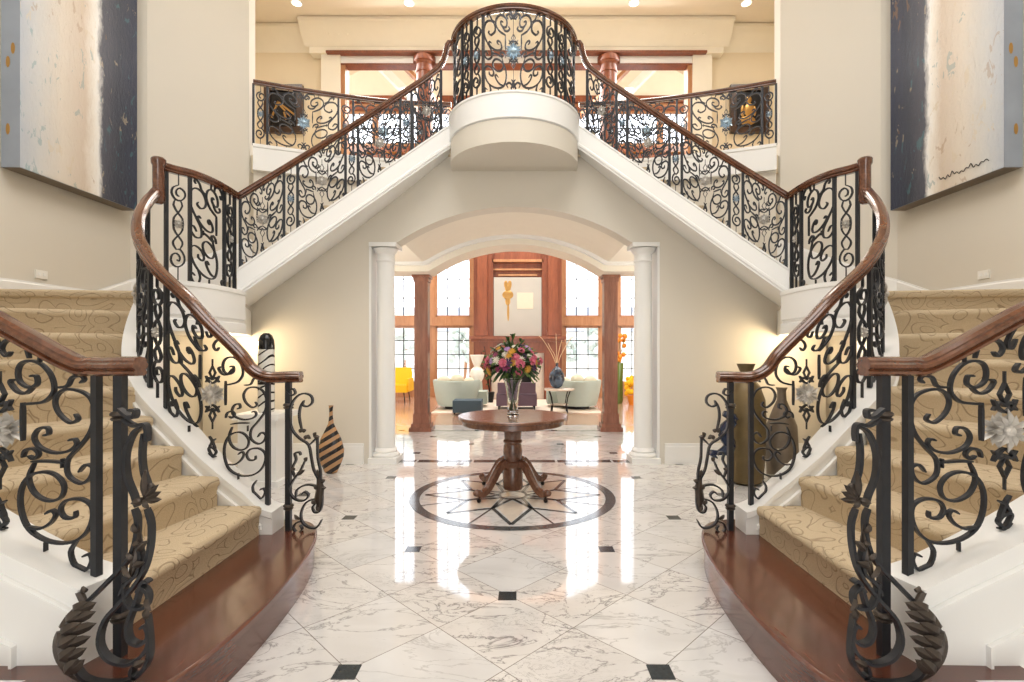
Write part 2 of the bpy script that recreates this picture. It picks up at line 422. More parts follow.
def wide_panel(path, s0, s1, parent, rmat, fine=False, t=.0105, w=.019, rr=.07, rod=False):
    mid = (s0 + s1) / 2; hw = (s1 - s0) / 2 - .012
    mb = MB(); sub = 4 if fine else 2
    for sgn in (-1, 1):
        for c in HALF:
            ribbon(mb, path, [(mid + sgn * (1 - u) * hw, v) for u, v in c], t, w, sub)
    parent = mb.build('scroll_panel', M['iron'], parent)
    h = path.at(mid); H = h[3] - h[2]
    if rod:
        rb = MB(); ribbon(rb, path, [(mid, .01), (mid, .99)], .012, .012, 1, 0, mid)
        for v0 in (.08, .92):
            for a0 in (-1, 1): ribbon(rb, path, [(mid + a0 * .06, v0 - .02), (mid + a0 * .075, v0 + .02), (mid + a0 * .04, v0 + .04), (mid, v0 - .02)], t, w, 3, 0, mid)
        rb.build('rod', M['iron'], parent)
    for sg in (-1, 1):
        fb = MB(); y0 = .5
        D = [(0, .10), (.022, .15), (0, .20), (-.022, .15), (0, .10)]
        ribbon(fb, path, [(mid + a, y0 + sg * (b + .02) / H * .9) for a, b in D], .009, w, 1, 0, mid)
        for a0 in (-1, 1):
            ribbon(fb, path, [(mid, y0 + sg * .075 / H), (mid + a0 * .03, y0 + sg * .095 / H), (mid + a0 * .05, y0 + sg * .13 / H)], .014, w, 2, 0, mid)
            ribbon(fb, path, [(mid, y0 + sg * .10 / H), (mid + a0 * .022, y0 + sg * .118 / H), (mid + a0 * .05, y0 + sg * .085 / H)], .012, w, 2, 0, mid)
        ribbon(fb, path, [(mid, y0 + sg * .2 / H), (mid, y0 + sg * .25 / H)], .012, w * .6, 1, 0, mid)
        fb.build('finial', M['iron'], parent)
    rosette(path, mid, .5, rr, parent, rmat)

def half_panel(path, s0, s1, parent, flip=False, t=.0105, w=.018):
    mb = MB(); hw = (s1 - s0)
    for c in HALF:
        ribbon(mb, path, [((s1 - u * hw * .95) if flip else (s0 + u * hw * .95), v) for u, v in c], t, w, 3)
    mb.build('scroll_panel', M['iron'], parent)

def narrow_panel(path, s0, s1, parent, fmat, t=.010, w=.02):
    mid = (s0 + s1) / 2; hw = (s1 - s0) / 2 * .95; mb = MB()
    for c in NARROW:
        ribbon(mb, path, [(mid + u * hw * .9, v) for u, v in c], t, w, 2)
    parent = mb.build('narrow_scroll', M['iron'], parent)
    rosette(path, mid, .535, min(.05, hw * .85), parent, fmat, 'flower', 8)

def post(path, q, parent, size=.028, drop=0):
    x, y, zc, zr, tx, ty = path.at(q)
    MB().box(x - size / 2, x + size / 2, y - size / 2, y + size / 2, zc - drop, zr - .02, rz=math.atan2(ty, tx), c=(x, y)).build('post', M['iron'], parent, smooth=False)

def layout(path, s0, items, parent, rmat, fmat, fine=False, end_post=True, rr=.07, t=.0105, rod=False):
    q = s0
    for k, wd in items:
        post(path, q, parent)
        if k == 'W': wide_panel(path, q, q + wd, parent, rmat, fine, rr=rr, t=t, rod=rod)
        elif k == 'N': narrow_panel(path, q, q + wd, parent, fmat, t=t)
        elif k == 'H': half_panel(path, q, q + wd, parent, t=t)
        elif k == 'h': half_panel(path, q, q + wd, parent, True, t=t)
        q += wd
    if end_post: post(path, q, parent)
    return q

PROF = [(-.020, -.036), (-.034, -.028), (-.034, -.018), (-.026, -.012), (-.040, -.002), (-.042, .010), (-.034, .018), (-.036, .026), (-.024, .037), (0, .041)]
PROF = PROF + [(-a, b) for a, b in reversed(PROF[:-1])]
def handrail(pts, parent, k=1.0):
    """pts 3D smooth"""
    pts = [Vector(p) for p in pts]; rows = []; n = len(pts)
    for i, p in enumerate(pts):
        t = (pts[min(i + 1, n - 1)] - pts[max(i - 1, 0)]).normalized()
        h = Vector((t.x, t.y, 0))
        if h.length < .05: h = Vector((last.x, last.y, 0))
        h.normalize(); last = h
        sd = Vector((h.y, -h.x, 0)); up = sd.cross(t); up.normalize()
        rows.append([p + sd * a * k + up * b * k for a, b in PROF])
    mb = MB().grid(rows, True, True)
    return mb.build('handrail', M['rail'], parent, ang=28)

def curb_strip(path, q0, q1, halfw, z_lo, z_hi, name, mat, parent, n=40, lip=True):
    """solid following the run; z_lo / z_hi are functions (x, y, zc) -> z"""
    rows = []
    for i in range(n + 1):
        q = q0 + (q1 - q0) * i / n; x, y, zc, zr, tx, ty = path.at(q); nx, ny = -ty, tx
        a, b = z_lo(x, y, zc), z_hi(x, y, zc)
        e = .012 if lip else 0
        R = [(x + nx * halfw, y + ny * halfw, a), (x + nx * halfw, y + ny * halfw, b - .05), (x + nx * (halfw + e), y + ny * (halfw + e), b - .04), (x + nx * (halfw + e), y + ny * (halfw + e), b),
             (x - nx * (halfw + e), y - ny * (halfw + e), b), (x - nx * (halfw + e), y - ny * (halfw + e), b - .04), (x - nx * halfw, y - ny * halfw, b - .05), (x - nx * halfw, y - ny * halfw, a)]
        rows.append(R)
    return MB().grid(rows, True, True).build(name, mat, parent, ang=30)

# ------------------------------------------------------------------ paths (left side of the hall, mirrored for the right)
R_ = .1935
INNER = Path([(-1.50, 3.42, .33, 1.235), (-1.645, 3.42, .365, 1.235), (-1.75, 3.42, .455, 1.285), (-1.84, 3.42, .53, 1.40), (-2.05, 3.44, .70, 1.60), (-2.24, 3.48, .87, 1.785), (-2.50, 3.56, 1.08, 1.99),
              (-2.68, 3.66, 1.25, 2.17), (-2.79, 3.76, 1.38, 2.29), (-2.91, 3.93, 1.56, 2.46), (-3.0, 4.12, 1.77, 2.62), (-3.07, 4.32, 1.96, 2.77)])
LAND = Path([(-3.09, 4.44, 2.05, 3.05), (-3.04, 4.53, 2.05, 3.05), (-2.96, 4.63, 2.05, 3.05), (-2.91, 4.79, 2.05, 3.05), (-2.89, 5.03, 2.05, 3.05), (-2.91, 5.31, 2.05, 3.05)])
OUTER = Path([(-1.52, 2.0, .48, 1.345), (-1.64, 2.03, .50, 1.345), (-1.74, 2.03, .545, 1.36), (-2.05, 2.03, .70, 1.53), (-2.5, 2.1, .91, 1.74), (-2.95, 2.25, 1.12, 1.95), (-3.35, 2.5, 1.34, 2.17), (-3.72, 2.82, 1.56, 2.39), (-4.0, 3.2, 1.78, 2.61), (-4.25, 3.7, 2.03, 2.86), (-4.42, 4.2, 2.05, 3.0)])
OUTER.k = .95
FLT = Path([(-2.91, 5.31, 2.278, 3.05), (-1.95, 5.705, 3.147, 3.90), (-.98, 6.105, 4.03, 4.80), (-.80, 6.18, 4.19, 4.96)], 6)
GAL = Path([(-3.56, 6.84, 4.23, 5.09), (-2.75, 7.14, 4.23, 5.09), (-1.84, 7.38, 4.23, 5.09), (-.95, 7.47, 4.23, 5.09)])
IN_ST = [(-1.64, 3.325), (-1.92, 3.33), (-2.18, 3.36), (-2.42, 3.41), (-2.62, 3.52), (-2.84, 3.68), (-2.98, 3.86), (-3.07, 4.05), (-3.13, 4.30)]
OUT_ST = [(-1.63, 2.08), (-2.06, 2.1), (-2.46, 2.16), (-2.88, 2.3), (-3.27, 2.53), (-3.62, 2.82), (-3.92, 3.18), (-4.16, 3.62), (-4.40, 4.12)]
FLOOR1, FLOOR2 = 9 * R_ + R_, 4.12
FLOOR1 = 1.935

def lerp(a, b, t): return tuple(x + (y - x) * t for x, y in zip(a, b))

def step_mesh(a, b, a2, b2, z0, z1, foot=0):
    """a,b nosing inner/outer; a2,b2 next nosing; carpet wrapped tread and riser with rolled nosing"""
    d = Vector((b[0] - a[0], b[1] - a[1], 0)).normalized(); fwd = Vector((d.y, -d.x, 0))
    m = Vector(((a2[0] + b2[0]) / 2 - (a[0] + b[0]) / 2, (a2[1] + b2[1]) / 2 - (a[1] + b[1]) / 2, 0))
    if fwd.dot(m) > 0: fwd = -fwd
    prof = [(-.018, z0), (-.016, z1 - .07), (-.002, z1 - .05), (.002, z1 - .032), (-.002, z1 - .014), (-.014, z1 - .003), (-.04, z1)]
    rows = []
    for i in range(9):
        t = i / 8; A = Vector(lerp(a, b, t) + (0,)); B = Vector(lerp(a2, b2, t) + (0,)); B = B + (B - A).normalized() * .04
        r = [A + fwd * o + Vector((0, 0, z)) for o, z in prof]
        r += [Vector((B.x, B.y, z1)), Vector((B.x, B.y, z0))]
        rows.append(r)
    return MB().grid(rows, True, True)

SIDE = None
def build_side():
    L = 'right' if MIR else 'left'
    other = 'navy striped edge' 
    # ---- staircase body
    st = root('staircase', (-2.9, 3.6, 0), f'curved carpeted staircase rising along the {L} wall to the central balcony', 'staircase')
    # bullnose platform
    edge = [(-2.0, 3.62), (-1.62, 3.64), (-1.47, 3.60), (-1.37, 3.50), (-1.30, 3.35), (-1.24, 3.15), (-1.19, 2.85), (-1.165, 2.5), (-1.165, 2.2), (-1.19, 1.98), (-1.24, 1.82), (-1.33, 1.72), (-1.46, 1.67), (-1.6, 1.68), (-1.7, 1.78), (-1.75, 1.85)]
    e = crom(edge, 4)
    def off(poly, d):
        out = []
        for i, p in enumerate(poly):
            q0, q1 = poly[max(0, i - 1)], poly[min(len(poly) - 1, i + 1)]; tx, ty = q1[0] - q0[0], q1[1] - q0[1]; l = math.hypot(tx, ty)
            out.append((p[0] + ty / l * d, p[1] - tx / l * d))
        return out
    rows = []
    for d, z in ((.0, 0), (.0, .15), (-.008, .152), (-.014, .157), (-.016, .185), (-.010, .1915), (.0, .1935)):
        rows.append([(x, y, z) for x, y in off(e, d)])
    mb = MB().grid(rows)
    top = rows[-1] + [(-2.0, 1.85, .1935)]
    mb.add(top, [tuple(range(len(top)))])
    mb.build('bottom_step', M['plat'], st, ang=40)
    # carpeted steps
    for i in range(8):
        z1 = (i + 2) * R_
        step_mesh(IN_ST[i], OUT_ST[i], IN_ST[i + 1], OUT_ST[i + 1], z1 - R_ - (.0 if i == 0 else .02), z1).build('carpeted_step', M['carpet'], st)
    # landing with its own riser
    a, b = IN_ST[8], OUT_ST[8]
    d = Vector((b[0] - a[0], b[1] - a[1], 0)).normalized(); fw = Vector((d.y, -d.x, 0)); fw = fw if fw.y < 0 else -fw
    rows = []
    for t in range(9):
        A = Vector(lerp(a, b, t / 8) + (0,))
        rows.append([A + fw * o + Vector((0, 0, z)) for o, z in ((-.03, FLOOR1 - R_ - .02), (-.03, FLOOR1 - .075), (-.004, FLOOR1 - .06), (.004, FLOOR1 - .035), (0, FLOOR1 - .015), (-.014, FLOOR1 - .003), (-.06, FLOOR1))])
    mb = MB().grid(rows)
    lp = [(x, y) for x, y, *_ in LAND.p][2:]
    mb.prism([(-4.40, 4.16), (-3.12, 4.34)] + lp + [(-3.56, 6.84), (-3.6, 6.84), (-4.4, 6.05), (-4.56, 5.95), (-4.56, 4.2)], 1.72, FLOOR1)
    mb.build('landing', M['carpet'], st)
    # stringers
    curb_strip(INNER, -.02 + INNER.S(-1.6, 3.42), INNER.L, .085, lambda x, y, z: 0.0 if x > -1.7 else 0.0, lambda x, y, z: z, 'stringer', M['white'], st, 48)
    # trim on stair side of the stringer
    rows = []
    for i in range(41):
        q = INNER.S(-1.64, 3.42) + (INNER.L - INNER.S(-1.64, 3.42)) * i / 40; x, y, zc, zr, tx, ty = INNER.at(q); nx, ny = -ty, tx
        k = .085 if True else 0
        sx, sy = (nx, ny) if (ny < 0) else (-nx, -ny)
        rows.append([(x + sx * k, y + sy * k, zc - .14), (x + sx * (k + .016), y + sy * (k + .016), zc - .135), (x + sx * (k + .016), y + sy * (k + .016), zc - .112), (x + sx * k, y + sy * k, zc - .105)])
    MB().grid(rows, True, True).build('stringer_moulding', M['white'], st)
    curb_strip(OUTER, OUTER.S(-1.6, 2.03), OUTER.L, .09, lambda x, y, z: 0.0, lambda x, y, z: z, 'stringer', M['white'], st, 40)
    # panel mouldings on the outer face of front stringer
    rows = []
    fr = MB()
    def facept(q, z):
        x, y, zc, zr, tx, ty = OUTER.at(q); nx, ny = (-ty, tx) if tx > 0 else (ty, -tx)
        if ny > 0: nx, ny = -nx, -ny
        return Vector((x + nx * .094, y + ny * .094, z)), Vector((nx, ny, 0))
    q0 = OUTER.S(-1.6, 2.03); pts = []; wd = []
    loop = [(q0 + .28, .16)] + [(q0 + .28 + k * .12, .16) for k in range(1, 9)] + [(q0 + 1.24, .78 + 0)] + [(q0 + .28 + (8 - k) * .12, .22 + .46 * (8 - k) * .12 + .05) for k in range(1, 9)] + [(q0 + .28, .16)]
    for q, z in loop:
        p, n = facept(q, z); pts.append(p); wd.append(n)
    fr.sweep_rect(pts, wd, .035, .022)
    # cap line
    pts = []; wd = []
    for k in range(20):
        q = q0 + k * .1; p, n = facept(q, OUTER.at(q)[2] - .1); pts.append(p); wd.append(n)
    fr.sweep_rect(pts, wd, .04, .018)
    fr.build('panel_moulding', M['white'], st)
    # landing fascia
    def ringz(path, halfw, levels, name, mat):
        rows = []
        n = 30
        for i in range(n + 1):
            q = path.L * i / n; x, y, zc, zr, tx, ty = path.at(q); nx, ny = (ty, -tx)
            rows.append([(x - nx * .07, y - ny * .07, levels[0][1])] + [(x + nx * o, y + ny * o, z) for o, z in levels] + [(x - nx * .07, y - ny * .07, levels[-1][1])])
        return MB().grid(rows, True, True).build(name, mat, st, ang=30)
    ringz(LAND, .07, [(.08, 1.60), (.08, 1.70), (.055, 1.715), (.055, 1.735), (.075, 1.75), (.075, 2.0), (.085, 2.01), (.085, 2.05)], 'landing_fascia', M['white'])
    MB().prism([(x - .03, y) for x, y in lp] + [(-2.88, 5.32), (-3.32, 6.34), (-4.05, 6.34), (-4.5, 5.9), (-4.5, 4.45), (-3.3, 4.45)], 1.615, 1.92).build('landing_underside', M['white'], st, smooth=False)
    # straight flight: fascia + soffit + steps
    rows = []
    n = 24
    P0, P1 = (-2.83, 5.34), (-.80, 6.18)
    def outer_at(t):
        q = GAL.L * min(1, t); x, y = GAL.at(q)[:2]; return (x, y)
    for i in range(n + 1):
        t = i / n; x, y, zc, zr, tx, ty = FLT.at(FLT.L * t); nx, ny = ty, -tx
        ox, oy = x + nx * .08, y + ny * .08; ix, iy = x - nx * .07, y - ny * .07
        rows.append([(ix, iy, zc - .295), (ox, oy, zc - .295), (ox, oy, zc - .27), (ox + nx * .014, oy + ny * .014, zc - .26), (ox + nx * .014, oy + ny * .014, zc - .23), (ox, oy, zc - .22), (ox, oy, zc - .03), (ox + nx * .01, oy + ny * .01, zc - .02), (ox + nx * .01, oy + ny * .01, zc), (ix, iy, zc)])
    MB().grid(rows, True, True).build('flight_stringer', M['white'], st, ang=30)
    rows = []
    for i in range(n + 1):
        t = i / n; x, y, zc, zr, tx, ty = FLT.at(FLT.L * t); gx, gy = outer_at(t)
        rows.append([(x + ty * .02, y - tx * .02, zc - .29), (gx, gy - .01, zc - .29), (gx, gy - .01, zc - .16), (x + ty * .02, y - tx * .02, zc - .16)])
    MB().grid(rows, True, True).build('flight_soffit', M['white'], st, ang=30)
    for k in range(11):
        t0, t1 = k / 11, (k + 1) / 11
        a = FLT.at(FLT.L * t0)[:2]; b = outer_at(t0); a2 = FLT.at(FLT.L * t1)[:2]; b2 = outer_at(t1)
        z1 = min(FLOOR2, 2.278 + 1.912 * (k + 1) / 11 - .075)
        step_mesh(lerp(a, b, .03), lerp(a, b, .97), lerp(a2, b2, .03), lerp(a2, b2, .97), 2.278 + 1.912 * (k + 1) / 11 - .25, z1).build('carpeted_step', M['carpet'], st)

    # ---- inner curved balustrade
    g = None
    bal = root('stair_balustrade', (-1.50, 3.42, .1935), f'curved inner wrought iron stair balustrade winding up to the {L} landing with mahogany handrail', 'balustrade')
    hr = [(x, y, zr) for x, y, zc, zr in INNER.p]
    hr = [(-1.42, 3.42, 1.235)] + hr + [(-3.085, 4.36, 2.80)]
    handrail(hr, bal, 1.0)
    handrail([(-3.09, 4.40, 3.05)] + [(x, y, zr) for x, y, zc, zr in LAND.p[2:]], bal, 1.0)
    MB().lathe([(.02, 2.70), (.046, 2.72), (.05, 2.76), (.046, 2.85), (.046, 3.03), (.056, 3.05), (.058, 3.09), (.045, 3.105), (.01, 3.11)], (-3.085, 4.385, 0), 20).build('rail_post', M['rail'], bal)
    newel(bal, -1.505, 3.42, .1935, 1.21)
    q = INNER.S(-1.645, 3.42)
    q = layout(INNER, q, [('W', .78), ('N', .18), ('W', .6), ('N', .14)], bal, M['pewter'], M['pewter'], True, rr=.09)
    layout(LAND, .03, [('N', .19), ('H', .42), ('N', .2)], bal, M['pewter'], M['pewter'], t=.0125)
    back_newel_scroll(bal)

    # ---- outer front balustrade
    fb = root('stair_balustrade', (-1.52, 2.0, .1935), f'nearest {L} wrought iron stair balustrade with leafy scroll newel on the wooden step', 'balustrade')
    hr = [(-1.44, 2.0, 1.345)] + [(x, y, zr) for x, y, zc, zr in OUTER.p]
    handrail(hr, fb, 1.0)
    newel(fb, -1.52, 2.0, .1935, 1.32)
    layout(OUTER, OUTER.S(-1.645, 2.03), [('W', .78), ('N', .18), ('W', .75), ('N', .18), ('W', .75), ('N', .18), ('W', .6)], fb, M['pewter'], M['pewter'], True, rr=.09)
    front_newel_scroll(fb)

    # ---- straight flight balustrade
    sb = root('stair_balustrade', (-2.9, 5.31, 2.28), f'straight sloping balustrade climbing from the {L} landing up to the balcony', 'balustrade')
    pts = [(x, y, zr) for x, y, zc, zr in FLT.p if x < -1.0]
    pts += [(-.93, 6.12, 4.86), (-.875, 6.135, 4.95), (-.84, 6.15, 5.06), (-.82, 6.15, 5.16), (-.80, 6.16, 5.20), (-.765, 6.165, 5.20)]
    handrail(pts, sb, .9)
    layout(FLT, .02, [('W', .42), ('N', .135), ('W', .5), ('N', .135), ('W', .48), ('N', .13), ('W', .36)], sb, M['pewter'], M['pewter_sky'], rr=.07, t=.0145)

    # ---- gallery balustrade
    gb = root('gallery_balustrade', (-2.3, 7.2, 4.23), f'curved level balustrade on the upper gallery edge at the {L}', 'balustrade')
    handrail([(x, y, zr) for x, y, zc, zr in GAL.p], gb, .9)
    layout(GAL, .0, [('N', .17), ('W', .92), ('N', .2), ('W', .85), ('N', .18), ('W', .48)], gb, M['pewter_sky'], M['pewter_sky'], rr=.1, t=.0155, rod=True)
    curb_strip(GAL, 0, GAL.L, .07, lambda x, y, z: 3.88, lambda x, y, z: z, 'gallery_curb', M['white'], gb, 24)

def newel(parent, x, y, z0, z1, s=.034):
    parent = MB().box(x - s / 2, x + s / 2, y - s / 2, y + s / 2, z0, z1).build('newel_post', M['iron'], parent, smooth=False)
    for zz in (z0 + .16, z1 - .17):
        MB().lathe([(.03, -.018), (.034, -.01), (.026, -.004), (.036, .004), (.034, .012), (.028, .018)], (x, y, zz), 12).build('collar', M['bronze'], parent)

def leafshape(mb, base, tip, width, up, curl=.02, pw=.6):
    base, tip, up = Vector(base), Vector(tip), Vector(up); d = tip - base; l = d.length; side = d.cross(up); side.normalize()
    nn = side.cross(d).normalized(); rows = []
    for i in range(7):
        t = i / 6; w = width * max(0, math.sin(PI * (.1 + .9 * t))) ** pw + .001
        c = base + d * t + nn * curl * math.sin(t * PI)
        rows.append([c - side * w, c + nn * .010, c + side * w, c - nn * .004])
    mb.grid(rows, True, True)

def pxrib(mb, pts, tr, D, w=.03, t=.012, sub=4, dD=None):
    q = [tr(*p) for p in pts]; out = []
    for i, (x, y) in enumerate(crom(q, sub) if len(q) > 2 else q):
        out.append(P(x, y, D if dD is None else D + dD(x, y)))
    mb.sweep_rect(out, Vector((0, 1, 0)), w, t); return out

def front_newel_scroll(parent):
    tr = lambda x, y: (50 + x / 2.42, 400 + y / 2.42)
    D = 1.94
    near = lambda y: -.11 * max(0, min(1, (y - 560) / 100))
    mb = MB()
    for p in [[(168, 20), (188, 38), (205, 42), (208, 26), (192, 24)],
              [(178, 45), (205, 62), (228, 58), (236, 70), (236, 100)],
              [(226, 64), (204, 80), (186, 128), (188, 185), (205, 230), (212, 258)],
              [(228, 80), (224, 130), (228, 175), (240, 205)],
              [(205, 262), (213, 290), (209, 340), (190, 388), (150, 430), (105, 475), (88, 492)],
              [(235, 262), (246, 300), (243, 360), (225, 420), (182, 478), (136, 530), (122, 585), (142, 624), (185, 638), (220, 622), (240, 592), (242, 560)],
              [(243, 440), (226, 440), (208, 495), (190, 545), (196, 580), (220, 590), (240, 572), (234, 545), (222, 550)],
              [(172, 470), (190, 440), (214, 420), (222, 380), (214, 345)],
              [(60, 640), (85, 672), (130, 684), (185, 680), (225, 655), (243, 610), (238, 520)],
              [(205, 640), (200, 662), (215, 670)],
              [(180, 440), (186, 480), (200, 500), (232, 500), (240, 470), (225, 452), (212, 462)]]:
        pxrib(mb, p, tr, D, dD=lambda x, y: near(y))
    mb.build('newel_scroll', M['iron'], parent)
    lf = MB()
    def lp(x, y, d=0):
        a, b = tr(x, y); return P(a, b, D + d + near(b))
    # acanthus leaf at the foot
    spine = crom([(86, 492), (60, 520), (40, 560), (34, 600), (48, 645), (80, 676)], 4)
    tips = [(112, 490), (110, 512), (112, 540), (98, 572), (88, 600), (84, 628)]
    lf.tube([lp(x, y) for x, y in spine], [.012 + .02 * math.sin(PI * i / (len(spine) - 1)) for i in range(len(spine))], 8)
    for i, tp in enumerate(tips):
        bp = spine[min(len(spine) - 1, 2 + i * 3)]
        leafshape(lf, lp(*bp), lp(tp[0], tp[1], -.02), .019, (0, -1, 0), .02, .35)
        leafshape(lf, lp(bp[0] - 10, bp[1] + 4), lp((tp[0] + bp[0]) / 2, tp[1] - 2, -.03), .02, (0, -1, 0), .02, .35)
    lf.tube([lp(86, 494), lp(78, 480), lp(72, 466), lp(80, 458), lp(88, 462)], [.012, .013, .014, .012, .008], 8)
    lf.build('acanthus_leaf', M['bronze'], parent); lf = MB()
    # leaf cluster at middle
    for tp in [(268, 222), (262, 205), (196, 250), (240, 262), (270, 240), (232, 170)]:
        leafshape(lf, lp(232, 240), lp(tp[0], tp[1], -.02), .013, (0, -1, 0), .012)
    lf.ball(lp(243, 215), .02, 8, 6, sc=(1, .8, 1.2))
    lf.build('acanthus_leaf', M['bronze'], parent); lf = MB()
    for bx, by, tx, ty in [(216, 345, 198, 350), (214, 365, 236, 340), (208, 385, 186, 370), (204, 400, 228, 392), (180, 400, 196, 430), (214, 320, 200, 300), (236, 480, 244, 510), (232, 530, 240, 500), (206, 640, 230, 630)]:
        leafshape(lf, lp(bx, by), lp(tx, ty, -.02), .013, (0, -1, 0), .01)
    lf.tube([lp(214, 300), lp(216, 350), lp(204, 400), lp(190, 440)], [.006, .014, .016, .006], 8)
    lf.build('acanthus_leaf', M['bronze'], parent)

def back_newel_scroll(parent):
    tr = lambda x, y: (255 + x / 4.0125, 370 + y / 4.0125)
    D = 3.40; mb = MB()
    for p in [[(125, 85), (142, 102), (162, 94), (154, 75), (143, 82)],
              [(197, 122), (192, 140), (212, 146), (230, 130), (226, 105), (200, 94), (170, 105), (146, 140), (140, 190), (150, 240), (180, 275), (215, 300), (226, 350), (236, 400), (256, 440), (268, 480), (270, 530), (262, 565), (240, 570), (232, 550), (245, 535)],
              [(197, 122), (182, 150), (178, 190), (188, 240)],
              [(220, 300), (244, 276), (250, 270), (252, 350), (262, 400), (266, 440)],
              [(140, 470), (155, 440), (182, 405), (200, 365)], [(160, 430), (150, 395), (165, 360), (160, 335), (178, 330), (184, 342)],
              [(130, 440), (140, 490), (165, 520), (200, 522), (215, 502), (200, 488), (188, 500)],
              [(165, 512), (168, 482), (205, 460), (248, 468), (268, 505)],
              [(243, 515), (207, 530), (186, 570), (190, 610), (220, 632), (250, 630), (268, 600)],
              [(192, 605), (167, 612), (154, 635), (172, 652), (190, 638), (180, 622)]]:
        pxrib(mb, p, tr, D, .026, .011, 3)
    mb.build('newel_scroll', M['iron'], parent)
    lf = MB()
    def lp(x, y, d=0):
        a, b = tr(x, y); return P(a, b, D + d)
    for bx, by, tx, ty in [(188, 240, 176, 250), (190, 245, 206, 240), (208, 262, 200, 280), (210, 262, 224, 276), (236, 265, 246, 250), (236, 266, 260, 268), (200, 365, 210, 350), (160, 400, 146, 392), (170, 420, 200, 400), (256, 430, 250, 400), (262, 450, 282, 440), (264, 470, 286, 472), (250, 480, 240, 460), (255, 520, 262, 490), (250, 540, 256, 570), (240, 540, 230, 520), (178, 600, 158, 580)]:
        leafshape(lf, lp(bx, by), lp(tx, ty, -.01), .013, (0, -1, 0), .008)
    lf.tube([lp(252, 420), lp(262, 470), lp(256, 520), lp(262, 560)], [.008, .026, .03, .01], 8)
    lf.build('acanthus_leaf', M['bronze'], parent)

# ------------------------------------------------------------------ room shell
CEIL = 8.1
def arch_z(x, zs=2.80, rise=.45, hc=1.48):
    ax = abs(x)
    if ax >= hc: return zs
    Rr = (hc * hc + rise * rise) / (2 * rise)
    return zs + rise - Rr + math.sqrt(Rr * Rr - x * x)

def header(mb, xs, zlo, zhi, y0, y1):
    rows = [[(x, y0, zlo(x)), (x, y1, zlo(x)), (x, y1, zhi(x)), (x, y0, zhi(x))] for x in xs]
    mb.grid(rows, True, True)

